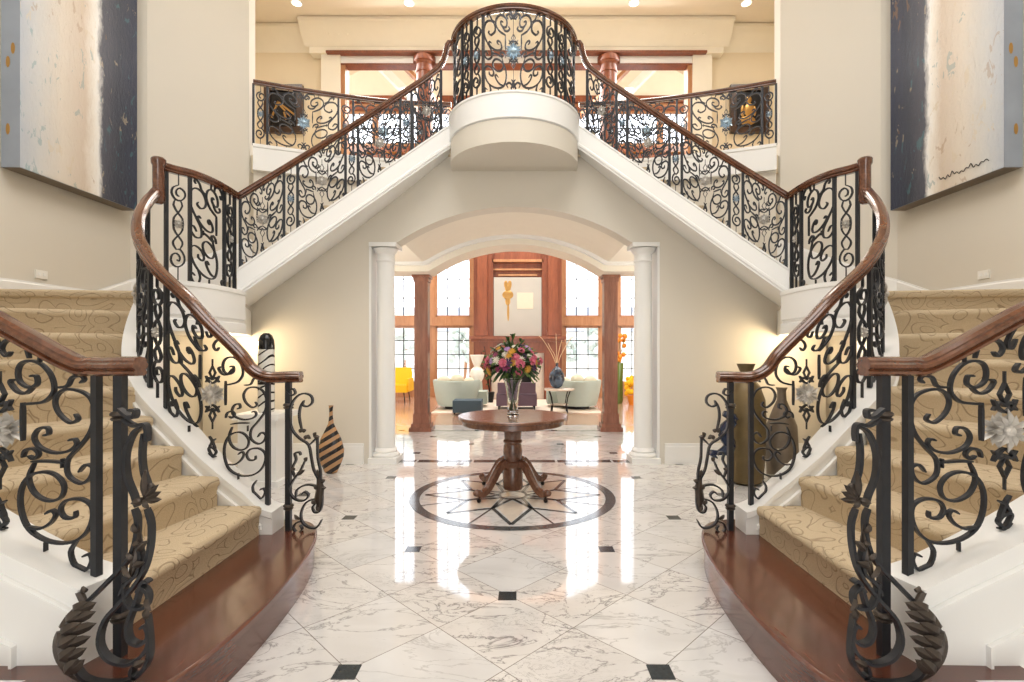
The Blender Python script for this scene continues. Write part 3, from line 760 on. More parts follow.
def shell():
    global MIR
    # floors
    struct(MB().box(-4.7, 4.7, -3.5, 9.75, -.1, 0), 'floor', M['marble'])
    struct(MB().box(-9, 9, 9.75, 16.3, -.1, -.002), 'floor', M['floorwood'])
    # inlay squares
    mb = MB(); a = .689
    for r in range(-2, 11):
        y = 2.203 + r * a
        for k in range(-6, 7):
            if (k + r) % 2 == 0: continue
            x = k * a
            if math.hypot(x, y - 4.95) < 1.05 or abs(x) > 4.6 or abs(y - 6.5) < .1: continue
            mb.box(x - .052, x + .052, y - .052, y + .052, -.05, .0012)
    struct(mb, 'floor_inlay', M['inlay'])
    # medallion
    cx, cy, R = 0, 4.95, .998
    med = MB()
    seg = 64
    for j in range(seg):
        a0, a1 = 2 * PI * j / seg, 2 * PI * (j + 1) / seg
        med.add([(cx + r * math.cos(t), cy + r * math.sin(t), .0015) for r, t in ((R, a0), (R, a1), (R - .095, a1), (R - .095, a0))], [(0, 1, 2, 3)])
    def line(p, q, w=.018):
        d = Vector((q[0] - p[0], q[1] - p[1])); n = Vector((-d.y, d.x)).normalized() * w
        med.add([(p[0] - n.x, p[1] - n.y, .0016), (q[0] - n.x, q[1] - n.y, .0016), (q[0] + n.x, q[1] + n.y, .0016), (p[0] + n.x, p[1] + n.y, .0016)], [(0, 1, 2, 3)])
    def pol(r, t): return (cx + r * math.cos(t), cy + r * math.sin(t))
    for k in range(8):
        t = -PI / 2 + k * PI / 4; h = PI / 8
        tipr = .86 if k % 2 == 0 else .80
        line(pol(.13, t), pol(.46, t + h)); line(pol(.46, t + h), pol(tipr, t)); line(pol(tipr, t), pol(.46, t - h))
        line(pol(.46, t - h), pol(.13, t)); line(pol(.46, t + h), pol(R - .08, t + h), .01)
    for j in range(32):
        a0, a1 = 2 * PI * j / 32, 2 * PI * (j + 1) / 32
        med.add([pol(r, t) + (.0015,) for r, t in ((.15, a0), (.15, a1), (.12, a1), (.12, a0))], [(0, 1, 2, 3)])
    struct(med, 'floor_medallion', M['inlay2'])
    mb = MB()
    for k in range(8):
        t = -PI / 2 + k * PI / 4; mb.add([pol(.2, t) + (.001,), pol(.42, t + .33) + (.001,), pol(.8, t) + (.001,), pol(.42, t - .33) + (.001,)], [(0, 1, 2, 3)])
    struct(mb, 'floor_medallion', M['inlay_beige'])
    mb = MB()
    for k in range(-5, 6):
        if abs(k) == 5 : continue
        mb.box(k * .36 - .165, k * .36 + .165, 6.42, 6.57, -.05, .0012)
    mb.box(-1.84, 1.84, 9.0, 9.06, -.05, .0012)
    struct(mb, 'floor_threshold', M['inlay'])
    # ceiling
    struct(MB().box(-8, 8, -3.5, 10.75, CEIL, CEIL + .2), 'ceiling', M['ceil'])
    # back wall behind the camera with tall glazed opening
    mb = MB(); mb.box(-4.7, -1.2, -3.7, -3.5, 0, CEIL); mb.box(1.2, 4.7, -3.7, -3.5, 0, CEIL); mb.box(-1.2, 1.2, -3.7, -3.5, 3.2, CEIL)
    struct(mb, 'wall_back', M['wall'])
    for MIR in (False, True):
        s = 'right' if MIR else 'left'
        mb = MB(); c = [(-4.57, -3.6), (-4.57, 5.98), (-4.42, 6.05), (-3.62, 6.84), (-3.62, 7.0), (-4.0, 7.0), (-4.75, 6.2), (-4.75, -3.6)]
        mb.prism(c, 0, CEIL)
        struct(mb, 'wall_' + s, M['wall'])
        # skirting above stair along left wall
        mb = MB()
        pts = [(-4.56, 3.0, 1.45), (-4.56, 4.2, 2.06), (-4.56, 4.6, 2.075), (-4.56, 5.46, 2.075), (-4.56, 5.95, 2.27), (-4.42, 6.03, 2.33), (-3.60, 6.84, 2.95)]
        rows = [[(x + .0, y, z - .45), (x + .03, y - .01, z - .45), (x + .03, y - .01, z - .03), (x + .018, y - .01, z - .015), (x + .018, y - .01, z), (x, y, z)] for x, y, z in pts]
        mb.grid(rows, True, True)
        struct(mb, 'baseboard_' + s, M['white'])
        # gallery floor, outer stairwell wall
        g = [(x, y) for x, y, *_ in GAL.p]
        mb = MB(); mb.prism([(-7.5, 6.9), (-3.56, 6.9)] + [(x, y + .0) for x, y in g] + [(-.95, 6.3), (0, 6.3), (0, 10.6), (-7.5, 10.6)], 3.88, FLOOR2)
        struct(mb, 'floor', M['wall2'])
        rows = []
        for i in range(25):
            q = GAL.L * i / 24; x, y = GAL.at(q)[:2]; t = i / 24; zc = 2.278 + 1.9 * t
            rows.append([(x, y, zc - .28), (x, y + .12, zc - .28), (x, y + .12, 3.9), (x, y, 3.9)])
        mb = MB().grid(rows, True, True); struct(mb, 'wall_stairwell', M['wall'])
        # upper hall end wall
        struct(MB().box(-7.7, -7.5, 6.9, 10.7, 3.9, CEIL), 'wall_' + s, M['wall2'])
        struct(MB().box(-7.6, -3.95, 6.7, 6.9, 3.9, CEIL), 'wall_' + s, M['wall2'])
        # side walls of vestibule and living room
        struct(MB().box(-3.2, -3.0, 6.55, 9.15, 0, 3.0), 'wall_' + s, M['wall'])
        struct(MB().box(-8.2, -8.0, 9.1, 16.4, 0, 12), 'wall_' + s, M['wall2'])
        # wood piers in the vestibule
    MIR = False
    # front arch wall under the flights
    def ztop(x):
        ax = abs(x)
        if ax > 3.45: return 1.82
        if ax > 3.35: return 1.82 + (3.45 - ax) * 2
        if ax > 2.03: return 2.05 + (3.35 - ax) / 1.32 * .96
        if ax > .82: return 3.01 + (2.03 - ax) / 1.21 * .92
        return 3.9
    mb = MB()
    xs = [-1.84 - 2.1 * k / 30 for k in range(30, -1, -1)]
    xs = sorted(set(xs + [-3.35, -3.45, -2.03]))
    header(mb, xs, lambda x: 0, ztop, 6.35, 6.6); header(mb, [-x for x in reversed(xs)], lambda x: 0, ztop, 6.35, 6.6)
    xs = sorted(set([-1.84 + 3.68 * k / 60 for k in range(61)] + [-1.48, 1.48, -.82, .82]))
    header(mb, xs, arch_z, ztop, 6.35, 6.6)
    struct(mb, 'wall_front', M['wall'], smooth=True, ang=20)
    # balcony floor fascia connection
    # vault between arches
    mb = MB(); rows = []
    xs = [-3.0 + 6.0 * k / 80 for k in range(81)]
    vz = lambda x: arch_z(x, 2.95, .46, 1.55)
    rows = [[(x, 6.6, vz(x)), (x, 8.6, vz(x)), (x, 8.6, vz(x) + .05), (x, 6.6, vz(x) + .05)] for x in xs]
    mb.grid(rows, True, True); struct(mb, 'ceiling_vault', M['cream'], smooth=True, ang=20)
    mb = MB(); header(mb, xs, lambda x: arch_z(x, 2.80, .46, 1.49), lambda x: 3.9, 8.6, 9.2); struct(mb, 'beam_arch', M['cream'], smooth=True, ang=20)
    # ledge line on vault
    mb = MB(); header(mb, xs, lambda x: arch_z(x, 2.90, .46, 1.52), lambda x: arch_z(x, 2.97, .46, 1.55), 8.5, 8.62); struct(mb, 'trim_arch', M['white'], smooth=True)
    # arch casing white jambs & baseboards
    for MIR in (False, True):
        s = 'right' if MIR else 'left'
        struct(MB().box(-1.85, -1.81, 6.352, 6.62, 0, 2.80), 'trim_jamb', M['white'])
        struct(MB().box(-3.9, -1.9, 6.315, 6.36, 0, .22).box(-3.9, -1.9, 6.328, 6.36, .22, .26), 'baseboard_' + s, M['white'])
    MIR = False

def column(x, y, h, parent_label, lab, mat=None, r=.12):
    o = root('column', (x, y, 0), lab, 'column', None)
    MB().lathe([(r * .98, .17), (r * 1.0, .6), (r * .98, 1.5), (r * .9, h - .22)], (x, y, 0), 32).build('shaft', M['white'], o)
    mb = MB(); mb.box(x - .18, x + .18, y - .18, y + .18, 0, .075)
    mb.lathe([(.17, .075), (.178, .1), (.165, .125), (.14, .13), (.148, .15), (.135, .175), (.122, .19)], (x, y, 0), 32); mb.build('base', M['white'], o)
    mb = MB(); mb.lathe([(r * .9, h - .24), (r * 1.02, h - .22), (r * .95, h - .2), (r * .92, h - .13), (r * 1.15, h - .1), (r * 1.3, h - .06)], (x, y, 0), 32)
    mb.box(x - .17, x + .17, y - .17, y + .17, h - .05, h); mb.build('capital', M['white'], o)

def sqpillar(x, y, h, lab, w=.24, z0=0, wide=True):
    o = root('pillar', (x, y, z0), lab, 'pillar')
    mb = MB(); k = w / 2
    mb.box(x - k, x + k, y - k, y + k, z0 + .3, h - .1)
    for dx in (-.085, 0, .085): mb.box(x + dx - .02, x + dx + .02, y - k - .012, y - k, z0 + .42, h - .2)
    mb.build('shaft', M['pillar'], o, smooth=False)
    MB().box(x - k - .08, x + k + .08, y - k - .08, y + k + .08, z0, z0 + .07).box(x - k - .05, x + k + .05, y - k - .05, y + k + .05, z0 + .07, z0 + .14).box(x - k - .02, x + k + .02, y - k - .02, y + k + .02, z0 + .14, z0 + .32).build('base', M['pillar'], o, smooth=False)
    MB().box(x - k - .015, x + k + .015, y - k - .015, y + k + .015, h - .12, h - .05).box(x - k - .04, x + k + .04, y - k - .04, y + k + .04, h - .05, h).build('capital', M['pillar'], o, smooth=False)

def balcony():
    C = (0, 6.25); n = 40
    o = root('balcony', (0, 6.2, 3.7), 'rounded white balcony projecting over the arch at the top of both stairs', 'balcony')
    def ring(r, z): return [(C[0] + r * math.cos(PI + PI * i / n), C[1] + r * math.sin(PI + PI * i / n), z) for i in range(n + 1)]
    mb = MB(); mb.grid([ring(.775, 3.955), ring(.80, 3.97), ring(.80, 4.23), ring(.81, 4.235), ring(.81, 4.256), ring(.68, 4.256), ring(.68, 4.13)])
    mb.add(ring(.70, 4.13), [tuple(range(n + 1))]); mb.build('curb', M['white'], o, ang=30)
    mb = MB(); mb.grid([ring(.0, 3.70), ring(.785, 3.70), ring(.785, 3.955)]); 
    mb.box(-.785, .785, 6.24, 6.36, 3.70, 4.1); mb.build('soffit', M['wall'], o, ang=30)
    arc = [(C[0] + .745 * math.cos(PI + PI * i / n), C[1] + .745 * math.sin(PI + PI * i / n), 4.256, 5.19) for i in range(n + 1)]
    arc = [(-.745, 6.36, 4.256, 5.19)] + arc + [(.745, 6.36, 4.256, 5.19)]
    path = Path(arc, 1)
    b = root('balcony_balustrade', (0, 5.5, 4.256), 'bowed wrought iron balustrade crowning the central balcony', 'balustrade')
    handrail([(x, y, zr) for x, y, zc, zr in path.p], b, 1.0)
    w = .70; nn = .17; rest = (path.L - w - 2 * nn) / 2 - .04
    layout(path, .04, [('h', rest - nn), ('N', nn), ('N', nn), ('W', w), ('N', nn), ('N', nn), ('H', rest - nn)], b, M['pewter_sky'], M['pewter_sky'], rr=.1, t=.0155, rod=True)

def upper_hall():
    global MIR
    Y = 10.4
    # wall with wide opening
    mb = MB(); mb.box(-7.5, -3.9, Y + .1, Y + .3, FLOOR2, CEIL); mb.box(3.9, 7.5, Y + .1, Y + .3, FLOOR2, CEIL)
    struct(mb, 'wall_gallery', M['wall2'])
    mb = MB(); mb.box(-4.25, 4.25, Y - .1, Y + .3, 7.56, CEIL); struct(mb, 'beam_gallery', M['cream'])
    def cornice(x0, x1, y, name):
        prof = [(0, 7.68), (-.03, 7.7), (-.05, 7.74), (-.12, 7.8), (-.24, 7.92), (-.3, 8.0), (-.34, 8.02), (-.34, 8.08), (0, 8.09)]
        rows = [[(x, y + a, z) for a, z in prof] for x in (x0, x1)]
        struct(MB().grid(rows, True, True), name, M['cream'], smooth=True)
    cornice(-4.35, 4.35, Y - .1, 'cornice')
    for x in [-3.6, -1.3, 1.3, 3.6]:
        mb = MB()
        for k in range(5):
            mb.ball((x + (k - 2) * .09, Y - .26, 7.86 + .02 * (k % 2)), .035, 8, 5, sc=(1, .5, .8))
        struct(mb, 'trim_cornice_leaf', M['cream'], smooth=True)
    cornice(-7.5, -4.1, Y + .1, 'cornice'); cornice(4.1, 7.5, Y + .1, 'cornice')
    for MIR in (False, True):
        s = 'right' if MIR else 'left'
        struct(MB().box(-4.03, -3.64, Y - .05, Y + .3, FLOOR2, 7.56), 'trim_jamb', M['cream'])
        struct(MB().box(-3.64, -3.55, Y, Y + .25, FLOOR2, 7.37), 'trim_casing', M['panel2'])
        o = root('round_column', (-1.91, Y + .05, FLOOR2), 'turned mahogany column on the upper gallery, %s of the two' % s, 'column')
        MB().lathe([(.17, FLOOR2 + .25), (.17, 7.2)], (-1.91, Y + .05, 0), 20).build('shaft', M['panel'], o)
        MB().lathe([(.24, FLOOR2), (.24, FLOOR2 + .1), (.2, FLOOR2 + .14), (.22, FLOOR2 + .2), (.17, FLOOR2 + .27)], (-1.91, Y + .05, 0), 20).build('base', M['panel'], o)
        MB().lathe([(.17, 7.2), (.19, 7.21), (.19, 7.25), (.175, 7.26), (.175, 7.36), (.21, 7.40), (.24, 7.41), (.24, 7.52), (.1, 7.52)], (-1.91, Y + .05, 0), 24).build('capital', M['panel'], o, ang=18)
        # framed icon
        x0, x1, z0, z1 = -5.25, -4.45, 5.98, 6.98
        lab = ('dark square framed picture of a golden seated figure, on the upper right wall' if MIR else 'dark square framed picture with gold diagonal shapes, on the upper left wall')
        o = root('framed_picture', ((x0 + x1) / 2, Y + .08, z0), lab, 'picture')
        fr = MB()
        for a, b, c, d in ((x0, x1, z0, z0 + .12), (x0, x1, z1 - .12, z1), (x0, x0 + .12, z0 + .12, z1 - .12), (x1 - .12, x1, z0 + .12, z1 - .12)): fr.box(a, b, Y + .02, Y + .1, c, d)
        fr.build('frame', M['darkframe'], o, smooth=False)
        MB().box(x0 + .1, x1 - .1, Y + .06, Y + .09, z0 + .1, z1 - .1).build('painting', M['blackmetal'], o, smooth=False)
        mb = MB()
        if MIR:
            cxx = (x0 + x1) / 2 + .02
            mb.ball((cxx, Y + .055, 6.68), .07, 10, 6, sc=(1, .15, 1.2)); mb.ball((cxx - .02, Y + .055, 6.46), .12, 10, 6, sc=(.9, .1, 1.3)); mb.ball((cxx + .02, Y + .055, 6.24), .17, 10, 6, sc=(1, .08, .6))
            mb.ball((cxx + .12, Y + .055, 6.44), .05, 8, 6, sc=(.8, .2, 2.6)); mb.ball((cxx - .13, Y + .055, 6.44), .04, 8, 6, sc=(.8, .2, 2.6))
        else:
            for a, b, c, d in ((-5.1, 6.3, -4.96, 6.64), (-4.98, 6.64, -4.62, 6.36), (-4.92, 6.55, -4.7, 6.32), (-4.84, 6.42, -4.8, 6.26)):
                mb.sweep_rect([(a, Y + .055, b), (c, Y + .055, d)], Vector((0, 1, 0)), .02, .07)
        mb.build('figure', M['brass'], o)
    MIR = False
    # wood head casing
    struct(MB().box(-3.9, 3.9, Y - .14, Y + .1, 7.55, 7.59), 'trim_casing', M['panel'])
    struct(MB().box(-3.64, 3.64, Y, Y + .2, 7.40, 7.55), 'trim_head', M['white'])
    struct(MB().box(-3.64, 3.64, Y - .01, Y + .2, 7.365, 7.40), 'trim_casing', M['panel'])
    # recessed downlights
    for i, (x, y, lab) in enumerate([(-4.2, 9.6, 'leftmost recessed downlight in the upper ceiling'), (-2.05, 9.6, 'second recessed downlight from the left in the upper ceiling'), (2.25, 9.6, 'third recessed downlight from the left in the upper ceiling'), (4.4, 9.6, 'rightmost recessed downlight in the upper ceiling')]):
        o = root('ceiling_downlight', (x, y, CEIL), lab, 'ceiling light')
        MB().lathe([(.085, -.015), (.11, -.012), (.11, 0)], (x, y, CEIL), 20, caps=False).build('ring', M['white'], o)
        MB().lathe([(.001, -.008), (.085, -.014), (.085, 0)], (x, y, CEIL), 20).build('lens', M['bulb'], o)

def living_room():
    global MIR
    YW = 16.0
    zs = [(.45, 2.2), (2.5, 5.3)]; zup = (6.2, 7.4)
    bays = [(-7.4, -5.9), (-4.45, -3.25), (-2.62, -1.5), (1.5, 2.62), (3.25, 4.45), (5.9, 7.4)]
    # wall as boxes around openings
    mb = MB(); xs = [-8.0] + [v for b in bays for v in b] + [8.0]
    for i in range(0, len(xs), 2): mb.box(xs[i], xs[i + 1], YW, YW + .2, 0, 7.4)
    for a, b in bays:
        mb.box(a, b, YW, YW + .2, 0, .45); mb.box(a, b, YW, YW + .2, 2.25, 2.55)
    for a, b in ((-8, -7.4), (-4.6, -4.5), (-1.4, 1.4), (4.5, 4.6), (7.4, 8)): mb.box(a, b, YW, YW + .2, 8.05, 9.1)
    mb.box(-8, 8, YW, YW + .2, 9.1, 12); mb.box(-8, 8, YW, YW + .2, 7.4, 8.05)
    struct(mb, 'wall_far', M['panel2'])
    # windows
    n = 0
    for a, b, z0, z1, rows in [(a, b, z0, z1, r) for a, b in bays for z0, z1, r in ((.45, 2.25, 4), (2.55, 7.4, 8))] + [(a, b, 8.05, 9.1, 2) for a, b in ((-7.4, -4.6), (-4.5, -1.4), (1.4, 4.5), (4.6, 7.4))]:
        if True:
            n += 1
            o = root('window_%d' % n, ((a + b) / 2, YW, z0)); o['kind'] = 'structure'
            fr = MB(); t = .026
            for c in ((a, a + .05, z0, z1), (b - .05, b, z0, z1), (a, b, z0, z0 + .05), (a, b, z1 - .05, z1)): fr.box(c[0], c[1], YW + .02, YW + .1, c[2], c[3])
            fr.build('window_frame', M['panel2'], o, smooth=False)
            mu = MB()
            for k in (1, 2): x = a + (b - a) * k / 3; mu.box(x - t / 2, x + t / 2, YW + .04, YW + .07, z0, z1)
            for k in range(1, rows): z = z0 + (z1 - z0) * k / rows; mu.box(a, b, YW + .04, YW + .07, z - t / 2, z + t / 2)
            mu.build('muntins', M['blackmetal'], o, smooth=False)
            MB().box(a, b, YW + .075, YW + .08, z0, z1).build('pane', M['winglass'], o, smooth=False)
    # trims
    struct(MB().box(-8, 8, YW - .06, YW, 2.27, 2.53), 'trim_transom', M['panel2'])
    struct(MB().box(-8, 8, YW - .05, YW, 0, .3), 'baseboard_far', M['panel2'])
    for z0, z1 in ((9.35, 9.55), (9.12, 9.2), (7.5, 7.95)):
        struct(MB().box(-8, 8, YW - .12, YW, z0, z1), 'trim_plate', M['panel'])
    # plain cream gable above
    struct(MB().box(-8, 8, YW - .04, YW, 9.55, 12), 'wall_gable', M['cream'])
    for z in (7.72,):
        mb = MB()
        for k in range(60):
            x = -5.9 + k * .2; mb.lathe([(.06, -.02), (.08, 0), (.06, .02)], (x, YW - .14, z), 10)
        struct(mb, 'trim_fretwork', M['brass'], smooth=True)
    # vaulted ceiling with trusses
    mb = MB(); mb.add([(-8.2, 10.6, 8.6), (0, 10.6, 13.2), (8.2, 10.6, 8.6), (-8.2, 16.3, 8.6), (0, 16.3, 13.2), (8.2, 16.3, 8.6)], [(0, 1, 4, 3), (1, 2, 5, 4)])
    struct(mb, 'ceiling', M['ceil'])
    struct(MB().box(-8.2, 8.2, 10.75, 10.9, CEIL, 13.3), 'wall_gable', M['cream'])
    for MIR in (False, True):
        a, b = Vector(P(372, 58, 13.2)), Vector(P(414, 100, 13.2)); d = (b - a).normalized()
        a = a - d * 1.5; b = b + d * .6
        o = root('roof_truss', tuple(a), 'white diagonal roof truss seen through the gallery, %s one' % ('right' if MIR else 'left'), 'roof truss')
        MB().sweep_rect([a, b], Vector((0, 1, 0)), .3, .38).build('beam', M['white'], o, smooth=False)
        a2, b2 = a + Vector((.62, 0, 0)), b + Vector((.62, 0, 0))
        MB().sweep_rect([a2, b2], Vector((0, 1, 0)), .3, .16).build('brace', M['panel2'], o, smooth=False)
    MIR = False
    # vestibule outer wood piers
    for MIR in (False, True):
        s = 'right' if MIR else 'left'
        sqpillar(-1.70, 9.1, 2.80, 'square fluted wood pillar carrying the %s end of the rear arch' % s)
        sqpillar(-2.62, 9.4, 2.80, 'outer wood pier by the side wall, half hidden behind the %s white column' % s, .28)
        column(-1.66, 6.48, 2.795, '', 'round white column at the %s side of the front arch' % s)
    MIR = False
    # fireplace
    o = root('fireplace', (0, 15.3, 0), 'tall cherry wood panelled fireplace surround between the living room windows', 'fireplace')
    MB().box(-1.35, -.75, 15.4, 15.93, 0, 4.9).box(.75, 1.35, 15.4, 15.93, 0, 4.9).box(-.75, .75, 15.55, 15.93, 1.55, 4.9).build('chimney_panel', M['panel'], o, smooth=False)
    for x in (-1.08, 1.08):
        MB().box(x - .15, x + .15, 15.26, 15.42, 1.95, 4.9).box(x - .19, x + .19, 15.22, 15.42, 1.92, 2.1).build('pilaster', M['panel'], o, smooth=False)
    for x in (-1.05, 1.05):
        MB().box(x - .24, x + .24, 15.22, 15.5, 0, 1.6).build('pilaster', M['panel'], o, smooth=False)
    MB().box(-1.45, 1.45, 15.0, 15.5, 1.82, 1.9).box(-1.4, 1.4, 15.08, 15.5, 1.74, 1.82).box(-1.3, 1.3, 15.2, 15.6, 1.4, 1.74).build('mantel', M['panel'], o, smooth=False)
    MB().box(-.8, .8, 15.45, 15.56, 3.95, 4.0).box(-.8, .8, 15.4, 15.56, 4.2, 4.28).box(-.6, .6, 15.5, 15.56, 3.78, 3.84).build('panel_moulding', M['panel2'], o, smooth=False)
    MB().box(-.8, -.42, 15.35, 15.7, 0, 1.4).box(.42, .8, 15.35, 15.7, 0, 1.4).box(-.42, .42, 15.35, 15.7, .95, 1.4).build('marble_surround', M['inlay_beige'], o, smooth=False)
    MB().box(-.42, .42, 15.6, 15.75, 0, .95).build('firebox', M['blackmetal'], o, smooth=False)
    # painting over mantel
    o = root('mantel_painting', (0, 15.3, 1.92), 'pale square canvas with a gold dancer shape leaning above the mantel', 'painting')
    MB().box(-.73, .73, 15.38, 15.46, 1.92, 3.72).build('canvas', M['canvas'], o, smooth=False)
    MB().box(-.02, .48, 15.372, 15.381, 2.75, 3.25).build('pale_patch', M['patch'], o, smooth=False)
    mb = MB()
    for c, r, s in (((-.36, 15.375, 3.5), .06, (1, .15, 2)), ((-.24, 15.375, 3.5), .06, (1, .15, 2)), ((-.3, 15.375, 3.38), .09, (1, .1, 1.3)), ((-.3, 15.375, 3.18), .17, (1, .06, .8)), ((-.3, 15.375, 3.0), .08, (1, .1, 1.8)), ((-.29, 15.375, 2.65), .035, (1, .1, 8))):
        mb.ball(c, r, 12, 8, sc=s)
    mb.build('gold_figure', M['brass'], o)
    # rug
    tag(MB().box(-2.0, 2.0, 11.6, 15.0, 0, .015).build('rug', M['rug'], None, smooth=False), 'large cream rug under the living room seating', 'rug')
    # tub sofas
    for MIR in (False, True):
        s = 'right' if MIR else 'left'
        o = root('tub_sofa', (-1.6, 12.4, .015), ('sage green rounded tub sofa behind the small side table' if MIR else 'sage green rounded tub sofa beside the slate ottoman'), 'sofa')
        cx, cy = -1.52, 12.65; rows = []
        prof = [(.50, .10), (.56, .2), (.62, .45), (.66, .70), (.645, .73), (.56, .72), (.53, .45)]
        n = 28
        for r, z in prof:
            rows.append([(cx + r * .9 * math.cos(t), cy + r * math.sin(t), z) for t in [PI * .62 + (PI * 1.35) * i / n for i in range(n + 1)]])
        mb = MB(); mb.grid(rows + [rows[0]]); mb.build('back', M['sofa'], o)
        MB().lathe([(.50, .1), (.54, .3), (.54, .42), (.48, .45)], (cx, cy, 0), 28, sx=.95).build('seat', M['sofa'], o)
        MB().box(cx + .2, cx + .75, cy + .1, cy + .7, .1, .42).build('chaise_seat', M['sofa'], o)
        MB().lathe([(.3, .015), (.3, .1)], (cx, cy, 0), 20).build('plinth', M['blackmetal'], o)
        for k, (dx, dz, rr) in enumerate(((-.33, .70, .17), (.0, .74, .17), (.3, .68, .14))):
            tag(MB().ball((cx + dx, cy + .05, dz), rr, 12, 8, sc=(1, .45, .8)).build('cushion', M['pillow'], None), ['plump cream cushion nearest the windows side', 'upright cream cushion in the middle', 'small cream cushion nearest the fireplace'][k] + ' on the %s tub sofa' % s, 'cushion', None)
    MIR = False
    o = root('ottoman', (-1.13, 12.0, .015), 'low slate blue square ottoman in front of the left tub sofa', 'ottoman')
    MB().box(-1.44, -.80, 11.25, 11.78, .06, .33).build('cushion_block', M['ottoman'], o, smooth=False)
    for x in (-1.4, -.86):
        for y in (11.3, 11.73): MB().box(x - .02, x + .02, y - .02, y + .02, .015, .06).build('leg', M['blackmetal'], o)
    o = root('armchair', (0, 12.5, .015), 'plum upholstered low chair seen behind the flower vase', 'chair')
    x0, x1 = -.5, .48
    MB().box(x0 + .03, x1 - .03, 12.1, 12.25, .42, .68).build('backrest', M['purple'], o, smooth=False)
    MB().box(x0, x1, 12.1, 12.9, .12, .40).build('seat', M['purple'], o, smooth=False)
    for x in (x0 + .06, x1 - .06):
        for y in (12.16, 12.84): MB().box(x - .02, x + .02, y - .02, y + .02, .015, .12).build('leg', M['blackmetal'], o)
    # side table + vase
    sx, sy = .985, 11.7
    o = root('side_table', (sx, sy, .015), 'small round marble topped side table with curved metal legs', 'table')
    MB().lathe([(.33, .53), (.35, .54), (.35, .575), (.33, .58)], (sx, sy, 0), 32).build('tabletop', M['inlay_beige'], o)
    for k in range(4):
        a = PI / 4 + k * PI / 2; c, s_ = math.cos(a), math.sin(a)
        MB().tube([(sx + c * .33, sy + s_ * .33, .53), (sx + c * .26, sy + s_ * .26, .38), (sx + c * .22, sy + s_ * .22, .2), (sx + c * .26, sy + s_ * .26, .015)], .014).build('leg', M['blackmetal'], o)
    MB().lathe([(.22, .2), (.22, .215)], (sx, sy, 0), 24).build('shelf', M['inlay_beige'], o)
    vx = .93
    tag(MB().lathe([(.06, .58), (.13, .63), (.185, .78), (.17, .92), (.09, 1.03), (.03, 1.09), (.03, 1.16), (.04, 1.17)], (vx, sy, 0), 28).build('teardrop_vase', M['bwstripe2'], None), 'dark blue teardrop vase with pale outline on the side table', 'vase')
    o = root('dry_branches', (vx, sy, 1.1), 'bundle of pale dry branches fanning out of the teardrop vase', 'branches')
    for dx, h in ((-.42, 1.8), (-.2, 1.62), (-.02, 1.85), (.12, 1.7), (.38, 1.78)):
        MB().tube(crom([(vx, sy, 1.08), (vx + dx * .25, sy, 1.35), (vx + dx * .75, sy + .02, h - .1), (vx + dx, sy, h)], 3), .008, 5).build('branch', M['branch'], o)
    # white sculptural lamp
    lx, ly = -1.10, 13.7
    o = root('sculptural_lamp', (lx, ly, .015), 'white lamp of stacked cone and sphere by the fireplace', 'lamp')
    MB().lathe([(.12, .62), (.17, .7), (.2, .82), (.17, .95), (.08, 1.03)], (lx, ly, 0), 20).build('sphere', M['ceramic'], o)
    MB().lathe([(.07, 1.02), (.13, 1.15), (.2, 1.34), (.19, 1.35)], (lx, ly, 0), 20).build('shade', M['ceramic'], o)
    MB().lathe([(.2, .015), (.16, .3), (.14, .63)], (lx, ly, 0), 20).build('pedestal', M['sofa'], o)
    # dark wiry plant
    o = root('potted_branch_plant', (-.78, 14.1, .015), 'dark wiry plant with small leaves beside the white lamp', 'plant')
    MB().lathe([(.1, .015), (.14, .3), (.12, .31)], (-.78, 14.1, 0), 14).build('pot', M['blackmetal'], o)
    st = MB(); lf = MB(); rnd = random.Random(3)
    for k in range(6):
        x1_, z1_ = -.78 + rnd.uniform(-.25, .2), rnd.uniform(.9, 1.75); st.tube([(-.78, 14.1, .25), (-.78 + (x1_ + .78) * .3, 14.1, z1_ * .6), (x1_, 14.08, z1_)], .01, 5)
        for j in range(9):
            t = rnd.uniform(.3, 1); x, z = -.78 + (x1_ + .78) * t, .25 + (z1_ - .25) * t; leafshape(lf, (x, 14.09, z), (x + rnd.uniform(-.1, .1), 14.05, z + rnd.uniform(-.03, .08)), .018, (0, -1, 0), .005)
    st.build('stem', M['blackmetal'], o); lf.build('leaves', M['leaf'], o)
    # yellow chairs
    for i, (x, y, lab) in enumerate(((-3.5, 14.3, 'yellow upholstered armchair with metal legs by the left window'), (-4.25, 14.6, 'farther yellow armchair mostly hidden at the far left of the living room'), (4.9, 14.6, 'yellow armchair by the far right window'))):
        o = root('armchair', (x, y, 0), lab, 'chair')
        MB().box(x - .42, x + .42, y - .35, y + .4, .3, .5).build('seat', M['yellow'], o, smooth=False)
        MB().grid([[(x - .42, y + .28, .5), (x + .42, y + .28, .5)], [(x - .44, y + .34, .8), (x + .44, y + .34, .8)], [(x - .38, y + .4, .98), (x + .38, y + .4, .98)], [(x - .38, y + .48, .96), (x + .38, y + .48, .96)], [(x - .42, y + .42, .4), (x + .42, y + .42, .4)]]).build('backrest', M['yellow'], o)
        for dx in (-.46, .38): MB().box(x + dx, x + dx + .08, y - .3, y + .4, .32, .68).build('armrest', M['yellow'], o, smooth=False)
        for dx in (-.36, .36):
            for dy in (-.3, .36): MB().tube([(x + dx * .9, y + dy * .9, .31), (x + dx, y + dy, 0)], .015).build('leg', M['blackmetal'], o)
    # right flowers
    fx, fy = 2.80, 14.0
    tag(MB().lathe([(.12, 0), (.15, .1), (.14, .6), (.16, 1.12), (.15, 1.13)], (fx, fy, 0), 18).build('floor_vase', M['greenglass'], None), 'tall olive green glass floor vase beside the right wood pillar', 'vase')
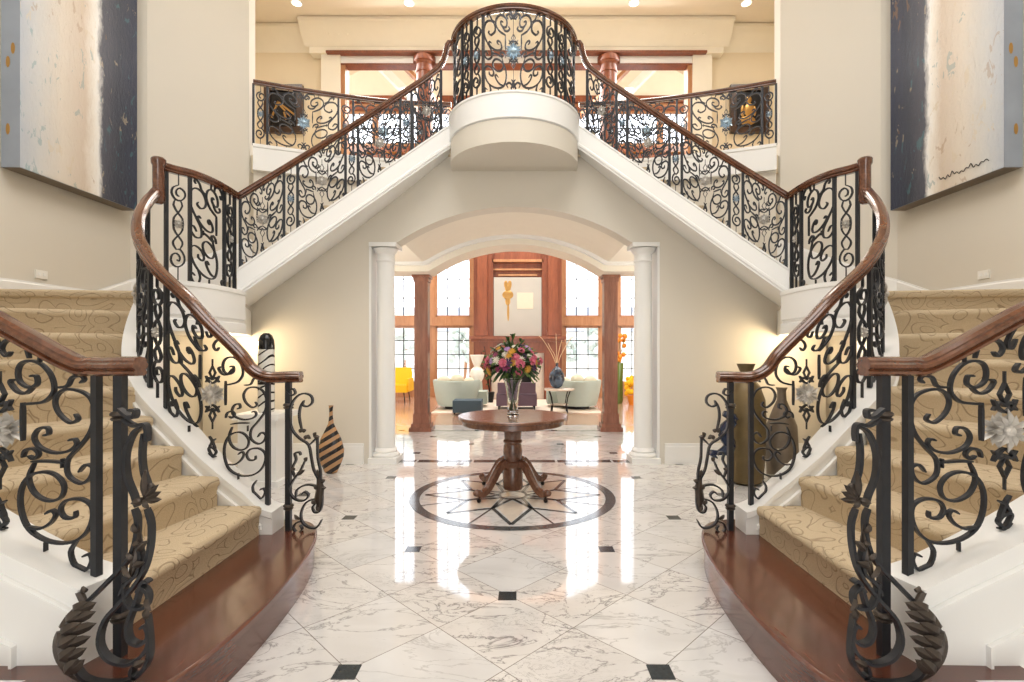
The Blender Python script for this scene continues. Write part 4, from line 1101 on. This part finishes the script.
    o = root('orange_flowers', (fx, fy, 1.0), 'orange blossoms standing in the tall green floor vase', 'flowers')
    rnd = random.Random(5)
    for k in range(14):
        x, z = fx + rnd.uniform(-.2, .2), rnd.uniform(1.2, 1.95); MB().ball((x, fy + rnd.uniform(-.1, .1), z), .07, 8, 5).build('blossom', M['orange'], o)
        MB().tube([(fx, fy, 1.0), (x, fy, z)], .006, 4).build('stem', M['leaf2'], o)
    o = root('potted_flowers', (3.15, 13.6, 0), 'bushy yellow flowering plant in a terracotta pot on the floor', 'plant')
    MB().lathe([(.12, 0), (.18, .25), (.17, .26)], (3.15, 13.6, 0), 16).build('pot', M['orange'], o)
    for k in range(30): MB().ball((3.15 + rnd.uniform(-.18, .18), 13.6 + rnd.uniform(-.15, .15), rnd.uniform(.28, .8)), .07, 7, 5).build('blossom', M['yellow'], o)
    o = root('bench', (3.95, 13.5, 0), 'low wooden bench holding a blue pot at the right', 'bench')
    MB().box(3.6, 4.3, 13.2, 13.8, .42, .5).build('seat', M['panel2'], o, smooth=False)
    for x in (3.64, 4.22):
        for y in (13.24, 13.7): MB().box(x, x + .05, y, y + .05, 0, .42).build('leg', M['panel2'], o, smooth=False)
    tag(MB().lathe([(.05, .5), (.1, .55), (.12, .63), (.09, .72), (.06, .73)], (3.82, 13.4, 0), 18).build('pot', M['blueceramic'], None), 'small cobalt blue pot on the low bench', 'pot')
    # outdoors
    struct(MB().box(-40, 40, 16.5, 70, -.3, -.12), 'ground', M['lawn'])
    rnd = random.Random(11)
    for i, (x, y, h) in enumerate(((-5.5, 24, 3.2), (-9, 27, 4.5), (-2.8, 26, 2.6), (4.2, 25, 3.0), (7.5, 24, 4.0), (2.4, 27, 2.4), (11, 28, 5))):
        o = root('garden_tree', (x, y, -.12), ['pale leafy tree outside the left window', 'tall tree at the far left of the garden', 'small round bush seen above the left sofa', 'round tree outside the right window', 'taller tree outside the outer right window', 'small bush seen above the right sofa', 'tallest tree at the far right of the garden'][i], 'tree')
        MB().tube([(x, y, -.12), (x + .1, y, h * .5)], .09, 7).build('trunk', M['panel2'], o)
        mb = MB()
        for k in range(60):
            t = rnd.uniform(0, 2 * PI); r = rnd.uniform(0, .42) * h * .9; zz = h * rnd.uniform(.4, 1); mb.ball((x + r * math.cos(t), y + r * math.sin(t), zz), h * rnd.uniform(.05, .1), 6, 4)
        mb.build('foliage', M['hedge'], o)
    o = root('house', (-2, 45, -.12), 'pale neighbouring house with grey roof beyond the garden', 'house')
    MB().box(-16, 14, 42, 50, -.12, 3.2).build('walls', M['stone'], o, smooth=False)
    MB().grid([[(-17, 41.5, 3.2), (-17, 46, 5.6), (-17, 50.5, 3.2)], [(15, 41.5, 3.2), (15, 46, 5.6), (15, 50.5, 3.2)]]).build('roof', M['roofing'], o, smooth=False)

def table_and_flowers():
    x, y = .0, 5.0
    o = root('pedestal_table', (x, y, 0), 'round dark wood pedestal table with four scrolled legs in the centre of the hall', 'table')
    zt = .78
    MB().lathe([(.50, zt - .035), (.535, zt - .035), (.548, zt - .028), (.548, zt - .008), (.54, zt), (.45, zt + .001), (.1, zt + .001)], (x, y, 0), 64).build('tabletop', M['tablewood'], o, ang=40)
    MB().lathe([(.49, zt - .09), (.505, zt - .082), (.505, zt - .035), (.45, zt - .035)], (x, y, 0), 64).build('apron', M['tablewood'], o)
    MB().lathe([(.09, .05), (.10, .07), (.10, .26), (.088, .28), (.10, .30), (.102, .32), (.085, .335), (.088, .36), (.098, .42), (.092, .47), (.082, .50), (.096, .515), (.096, .53), (.084, .545), (.088, .60), (.096, .63), (.13, .66), (.15, .69)], (x, y, 0), 32).build('pedestal', M['tablewood'], o)
    for k in range(4):
        a = PI / 4 + k * PI / 2 + .0; c, s = math.cos(a), math.sin(a)
        sp = crom([(.06, .28), (.13, .315), (.20, .27), (.27, .18), (.34, .105), (.41, .075), (.46, .095)], 4)
        wdt = Vector((-s, c, 0)); rows = []
        n = len(sp)
        for i, (r, z) in enumerate(sp):
            q0, q1 = sp[max(0, i - 1)], sp[min(n - 1, i + 1)]; tr_, tz = q1[0] - q0[0], q1[1] - q0[1]; l = math.hypot(tr_, tz)
            nr, nz = -tz / l, tr_ / l; h = .048 - .016 * i / n
            p = Vector((x + c * r, y + s * r, z)); up = Vector((c * nr, s * nr, nz))
            rows.append([p + wdt * .03 + up * h * .7, p + up * h, p - wdt * .03 + up * h * .7, p - wdt * .032 - up * h * .7, p - up * h, p + wdt * .032 - up * h * .7])
        MB().grid(rows, True, True).ball((x + c * .465, y + s * .465, .095), .042, 12, 8, sc=(.9, .9, .8)).build('leg', M['tablewood'], o)
        MB().ball((x + c * .44, y + s * .44, .022), .022, 8, 6).tube([(x + c * .44, y + s * .44, .03), (x + c * .44, y + s * .44, .08)], .008).build('caster', M['blackmetal'], o)
    # vase
    vz = zt + .001
    vp = [(.058, 0), (.062, .006), (.054, .02), (.053, .07), (.06, .19), (.072, .28), (.095, .36)]
    inn = [(.091, .357), (.068, .28), (.056, .19), (.049, .07), (.046, .045)]
    tag(MB().lathe(vp + inn, (x, y, vz), 32).build('glass_vase', M['glass'], None), 'flared clear glass vase standing on the round table', 'vase')
    o = root('flower_bouquet', (x, y, vz + .05), 'mixed bouquet of pink, purple, white and yellow flowers in the glass vase', 'flowers')
    rnd = random.Random(21)
    st = MB()
    for k in range(26):
        a = rnd.uniform(0, 2 * PI); r = rnd.uniform(.1, .24); st.tube([(x - .035 * math.cos(a), y - .035 * math.sin(a), vz + .05), (x + .035 * math.cos(a), y + .035 * math.sin(a), vz + .32), (x + r * math.cos(a), y + r * math.sin(a), vz + .48 + rnd.uniform(-.05, .05))], .0035, 5)
    st.build('stems', M['leaf2'], o)
    cz = vz + .51
    names = [('rose', 'pink'), ('rose', 'pink'), ('lily', 'magenta'), ('iris', 'violet'), ('iris', 'violet'), ('daisy', 'whitepetal'), ('daisy', 'whitepetal'), ('daisy', 'lilac'), ('sunflower', 'yellowpetal')]
    def bloom(c, d, r, kind):
        mb = MB(); c = Vector(c); d = Vector(d).normalized(); a = d.cross(Vector((.2, .3, .9))).normalized(); b = d.cross(a)
        if kind == 'rose':
            for ring in range(3):
                for k in range(5):
                    t = 2 * PI * (k + ring * .5) / 5; e = a * math.cos(t) + b * math.sin(t); w = a * -math.sin(t) + b * math.cos(t); R = r * (.4 + .25 * ring)
                    mb.add([c + e * R * .2, c + e * R - w * R * .6 + d * r * (.5 - .15 * ring), c + e * R * 1.15 + d * r * (.7 - .25 * ring), c + e * R + w * R * .6 + d * r * (.5 - .15 * ring)], [(0, 1, 2, 3)])
            mb.ball(c + d * r * .3, r * .4, 8, 5)
        else:
            n = 6 if kind in ('lily', 'iris') else 12
            for k in range(n):
                t = 2 * PI * k / n; e = a * math.cos(t) + b * math.sin(t); w = a * -math.sin(t) + b * math.cos(t); ww = r * (.28 if n == 6 else .14)
                mb.add([c, c + e * r * .6 - w * ww + d * r * .3, c + e * r * 1.1 + d * r * .1, c + e * r * .6 + w * ww + d * r * .3, c + e * r * .55 + d * r * .16], [(0, 1, 4), (1, 2, 4), (2, 3, 4), (3, 0, 4)])
            mb.ball(c + d * r * .12, r * .2, 7, 5)
        return mb
    pts = []
    for k in range(96):
        for _ in range(30):
            t = rnd.uniform(0, 2 * PI); ph = math.acos(rnd.uniform(-.45, 1))
            d = Vector((math.sin(ph) * math.cos(t), math.sin(ph) * math.sin(t), math.cos(ph)))
            p = Vector((x + d.x * .25, y + d.y * .25, cz + d.z * .18))
            p += d * rnd.uniform(-.03, .03)
            if all((p - q).length > .042 for q in pts): break
        pts.append(p)
        low = p.z < cz + .02
        nm, mt = rnd.choice(names if not low else names[:5] + [('sunflower', 'yellowpetal')] * 2)
        if d.z > .6 and rnd.random() < .5: nm, mt = 'daisy', 'whitepetal'
        bloom(p, d, rnd.uniform(.03, .048), nm).build(nm, M[mt], o, ang=60)
    for mt in ('leaf', 'leaf2'):
        lf = MB()
        for k in range(110):
            t = rnd.uniform(0, 2 * PI); ph = math.acos(rnd.uniform(-.6, 1)); d = Vector((math.sin(ph) * math.cos(t), math.sin(ph) * math.sin(t), math.cos(ph)))
            b = Vector((x + d.x * .14, y + d.y * .14, cz + d.z * .12)); tp = b + d * rnd.uniform(.09, .17) + Vector((0, 0, -.03))
            leafshape(lf, b, tp, .014, (0, 0, 1), .01)
        for dx, dz in ((.0, .28), (-.05, .25), (.09, .23)):
            lf.tube([(x, y, cz), (x + dx, y, cz + dz)], .003, 4)
            for j in range(6): leafshape(lf, (x + dx * .9, y, cz + dz * .85 + j * .008), (x + dx + rnd.uniform(-.03, .03), y - .01, cz + dz + rnd.uniform(0, .03)), .006, (0, -1, 0), .003)
        lf.build('leaves', M[mt], o)

def decor():
    global MIR
    # art on the side walls
    for MIR in (False, True):
        s = 'right' if MIR else 'left'
        xf, xb, y0, y1, z0, z1 = -4.39, -4.56, 4.48, 5.85, 3.06, 5.9
        o = root('abstract_painting', (xf, 4.9, z0), ('large abstract canvas, navy and cream with a scrawled signature, on the right wall' if MIR else 'large abstract canvas, cream and navy with blue grey side, on the left wall'), 'painting')
        MB().add([(xf, y0, z0), (xf, y1, z0), (xf, y1, z1), (xf, y0, z1)], [(0, 1, 2, 3)]).build('painted_face', M['art'], o, smooth=False)
        mb = MB().box(xb, xf - .002, y0, y1, z0, z1); mb.build('canvas_edge', M['artside'], o, smooth=False)
        MB().box(xb + .005, xf - .01, y0 + .01, y1 - .01, z0 - .004, z0 + .01).build('bottom_edge', M['taupe'], o, smooth=False)
        rnd = random.Random(2)
        for zz in (3.4, 4.0, 4.12): MB().ball((xf - .06 - rnd.random() * .05, y0 - .002, zz), .02, 7, 5, sc=(1, .1, 2.6)).build('gold_mark', M['brass'], o)
        if MIR:
            sq = []
            rnd = random.Random(4)
            for k in range(22): sq.append((xf + .004, 4.62 + .55 * k / 21, 3.17 + .035 * (k % 2) * rnd.uniform(.4, 1.3) + .01 * math.sin(k)))
            MB().tube(crom([(a, b, c) for a, b, c in sq], 3), .004, 4).build('signature', M['blackmetal'], o)
        # outlet
        a = Vector(P(40, 275, 4.72)) 
        o = root('wall_outlet', (-4.56, 4.85, 2.12), 'white wall outlet above the %s landing skirting' % s, 'outlet')
        MB().box(-4.57, -4.556, 4.80, 4.92, 2.12, 2.20).build('plate', M['plug'], o, smooth=False)
        MB().box(-4.558, -4.552, 4.82, 4.85, 2.145, 2.175).box(-4.558, -4.552, 4.87, 4.90, 2.145, 2.175).build('socket', M['white'], o, smooth=False)
    MIR = False
    # left striped bottle vase on the floor
    vx, vy = (331 - VX) / F * 5.85 + CX, 5.85
    tag(MB().lathe([(.045, 0), (.07, .01), (.11, .09), (.148, .2), (.15, .28), (.12, .40), (.07, .50), (.032, .58), (.022, .66), (.02, .73), (.026, .78), (.03, .79)], (vx, vy, 0), 32, sy=.6).build('bottle_vase', M['vstripe'], None), 'slender necked vase with diagonal black and tan stripes on the marble floor', 'vase')
    # black and white vase on pedestal
    px_, py_ = (264 - VX) / F * 5.4 + CX, 5.45
    o = root('pedestal', (px_, py_, 0), 'square cream pedestal under the black and white vase', 'pedestal')
    MB().box(px_ - .2, px_ + .2, py_ - .2, py_ + .2, .06, .70).build('body', M['white'], o, smooth=False)
    MB().box(px_ - .24, px_ + .24, py_ - .24, py_ + .24, .70, .76).build('top', M['white'], o, smooth=False)
    MB().box(px_ - .24, px_ + .24, py_ - .24, py_ + .24, 0, .06).build('plinth', M['white'], o, smooth=False)
    o = root('cylinder_vase', (px_, py_, .76), 'tall rounded black and white banded vase behind the left stair rail', 'vase')
    V = (px_, py_, .76)
    MB().lathe([(.07, 0), (.083, .02), (.084, .30), (.084, .68)], V, 28, caps=False).build('body', M['bwstripe'], o)
    MB().lathe([(.0845, .68), (.084, .72), (.078, .78), (.06, .83), (.03, .855), (.002, .857)], V, 28).build('cap', M['blackgloss'], o)
    MB().lathe([(.0845, .30), (.086, .31), (.086, .40), (.0845, .41)], V, 28).build('band', M['blackgloss'], o)
    # right tall vases
    vx, vy = (746 - VX) / F * 5.4 + CX, 5.4
    tag(MB().lathe([(.11, 0), (.17, .03), (.19, .3), (.20, .7), (.19, .9), (.14, 1.05), (.075, 1.13), (.06, 1.2), (.09, 1.27), (.095, 1.285), (.08, 1.285)], (vx, vy, 0), 32).build('floor_vase', M['olive'], None), 'tallest bronze olive bottle vase behind the right stair newel', 'vase')
    vx, vy = (784 - VX) / F * 5.5 + CX, 5.55
    tag(MB().lathe([(.1, 0), (.15, .03), (.17, .3), (.155, .6), (.09, .78), (.05, .88), (.045, .98), (.06, 1.02), (.05, 1.02)], (vx, vy, 0), 32).build('floor_vase', M['taupe'], None), 'shorter grey taupe bottle vase behind the right stair scrollwork', 'vase')
    # black sculptural piece
    bx, by = (724 - VX) / F * 5.1 + CX, 5.15
    o = root('black_sculpture', (bx, by, 0), 'black curled sculpture on a white footed stand behind the right newel', 'sculpture')
    MB().lathe([(.12, 0), (.12, .03), (.05, .06), (.04, .3), (.09, .36)], (bx, by, 0), 20).build('stand', M['ceramic'], o)
    MB().tube(crom([(bx - .12, by, .38), (bx - .02, by, .36), (bx + .08, by, .45), (bx + .02, by, .6), (bx + .12, by, .72), (bx + .02, by + .02, .78)], 5), [.03 + .035 * math.sin(PI * i / 25) for i in range(26)], 12).build('curl', M['navyglass'], o)

def m_tear():
    t = NT('teardrop_vase_glaze'); f = t.noise(t.coord(), 5, 3)
    t.l(t.ramp(f, [(.45, lin((36, 40, 50))), (.6, lin((70, 90, 110)))]), t.b.inputs['Base Color']); t.set(Roughness=.1); return t.m
M['bwstripe2'] = m_tear()

# ------------------------------------------------------------------ lights, camera, world
def light(name, typ, loc, power, color=(1, 1, 1), size=1, rot=(0, 0, 0), size_y=None, spot=None):
    ld = bpy.data.lights.new(name, typ); ld.energy = power; ld.color = color
    if typ == 'AREA':
        ld.size = size
        if size_y: ld.shape = 'RECTANGLE'; ld.size_y = size_y
    elif typ in ('POINT', 'SPOT'): ld.shadow_soft_size = size
    if spot: ld.spot_size = spot; ld.spot_blend = .6
    o = bpy.data.objects.new(name, ld); o.location = loc; o.rotation_euler = rot; col.objects.link(o); return o

def lights():
    w = bpy.data.worlds.new('sky_world'); bpy.context.scene.world = w; w.use_nodes = True; t = w.node_tree; bg = t.nodes['Background']
    tc = t.nodes.new('ShaderNodeTexCoord'); sp = t.nodes.new('ShaderNodeSeparateXYZ'); rp = t.nodes.new('ShaderNodeValToRGB')
    t.links.new(tc.outputs['Generated'], sp.inputs[0]); t.links.new(sp.outputs[2], rp.inputs[0])
    rp.color_ramp.elements[0].color = (1, .98, .95, 1); rp.color_ramp.elements[1].color = (.75, .86, 1, 1)
    t.links.new(rp.outputs[0], bg.inputs[0]); bg.inputs[1].default_value = 4.5
    light('foyer_fill', 'AREA', (0, 2.2, 7.9), 320, (1, .99, .975), 4.5, size_y=5)  # added overhead fill for the foyer, no fixture modelled
    light('entry_fill', 'AREA', (0, -3.2, 4.4), 75, (.95, .98, 1), 5, (PI / 2 + .25, 0, 0), 4)  # added area lamp behind the camera, standing in for daylight
    light('living_room_top_fill', 'AREA', (0, 13, 8.3), 720, (1, .98, .95), 6, size_y=4)  # added soft fill from above to brighten the living room
    light('living_room_fill', 'AREA', (0, 10.4, 7.3), 170, (1, .97, .93), 6, (-.9, 0, 0), 1.5)
    for x in (-5.2, -2.5, 2.5, 5.2): light('gallery_downlight', 'AREA', (x, 8.8, 7.95), 24, (1, .95, .88), .8)
    for s in (-1, 1):
        light('vestibule_fill', 'POINT', (s * 2.8, 7.5, 2.0), 55, (1, .95, .88), .15)  # unseen lamps added beside the passage to brighten its vault
        light('alcove_light', 'POINT', (s * 3.35, 5.9, 1.5), 26, (1, .76, .46), .1)
        light('vault_fill', 'POINT', (s * 6.2, 12.6, 9.2), 260, (1, .95, .86), .5)  # lamps added out of view to lift the cream gable and roof
        light('stairwell_light', 'AREA', (s * 3.9, 3.2, 7.6), 28, (1, .93, .84), 1.2)

def camera():
    cd = bpy.data.cameras.new('camera'); cd.sensor_width = 36; cd.lens = F / 1024 * 36
    cd.shift_x = -(VX - 512) / 1024; cd.shift_y = (VY - 341) / 1024
    o = bpy.data.objects.new('camera', cd); o.location = (CX, 0, CZ); o.rotation_euler = (PI / 2, 0, 0); col.objects.link(o)
    cd.clip_start = .05; bpy.context.scene.camera = o

for MIR in (False, True): build_side()
MIR = False
shell(); balcony(); upper_hall(); living_room(); table_and_flowers(); decor(); lights(); camera()
sc = bpy.context.scene
sc.view_settings.view_transform = 'Standard'
sc.view_settings.exposure = 0
sc.cycles.max_bounces = 8; sc.cycles.diffuse_bounces = 5; sc.cycles.glossy_bounces = 4; sc.cycles.transmission_bounces = 6; sc.cycles.transparent_max_bounces = 8
sc.cycles.caustics_reflective = False; sc.cycles.caustics_refractive = False; sc.cycles.sample_clamp_indirect = 4
sc.cycles.use_denoising = True
for o in bpy.data.objects:
    g = {'balustrade': 'wrought iron balustrades of the double staircase', 'column': 'columns of the arch and gallery', 'pillar': 'square wood pillars behind the arch', 'cushion': 'cushions on the tub sofas', 'staircase': 'mirrored pair of staircases', 'ceiling light': 'recessed ceiling downlights', 'tree': 'trees in the garden', 'outlet': 'wall outlets'}.get(o.get('category'))
    if g: o['group'] = g
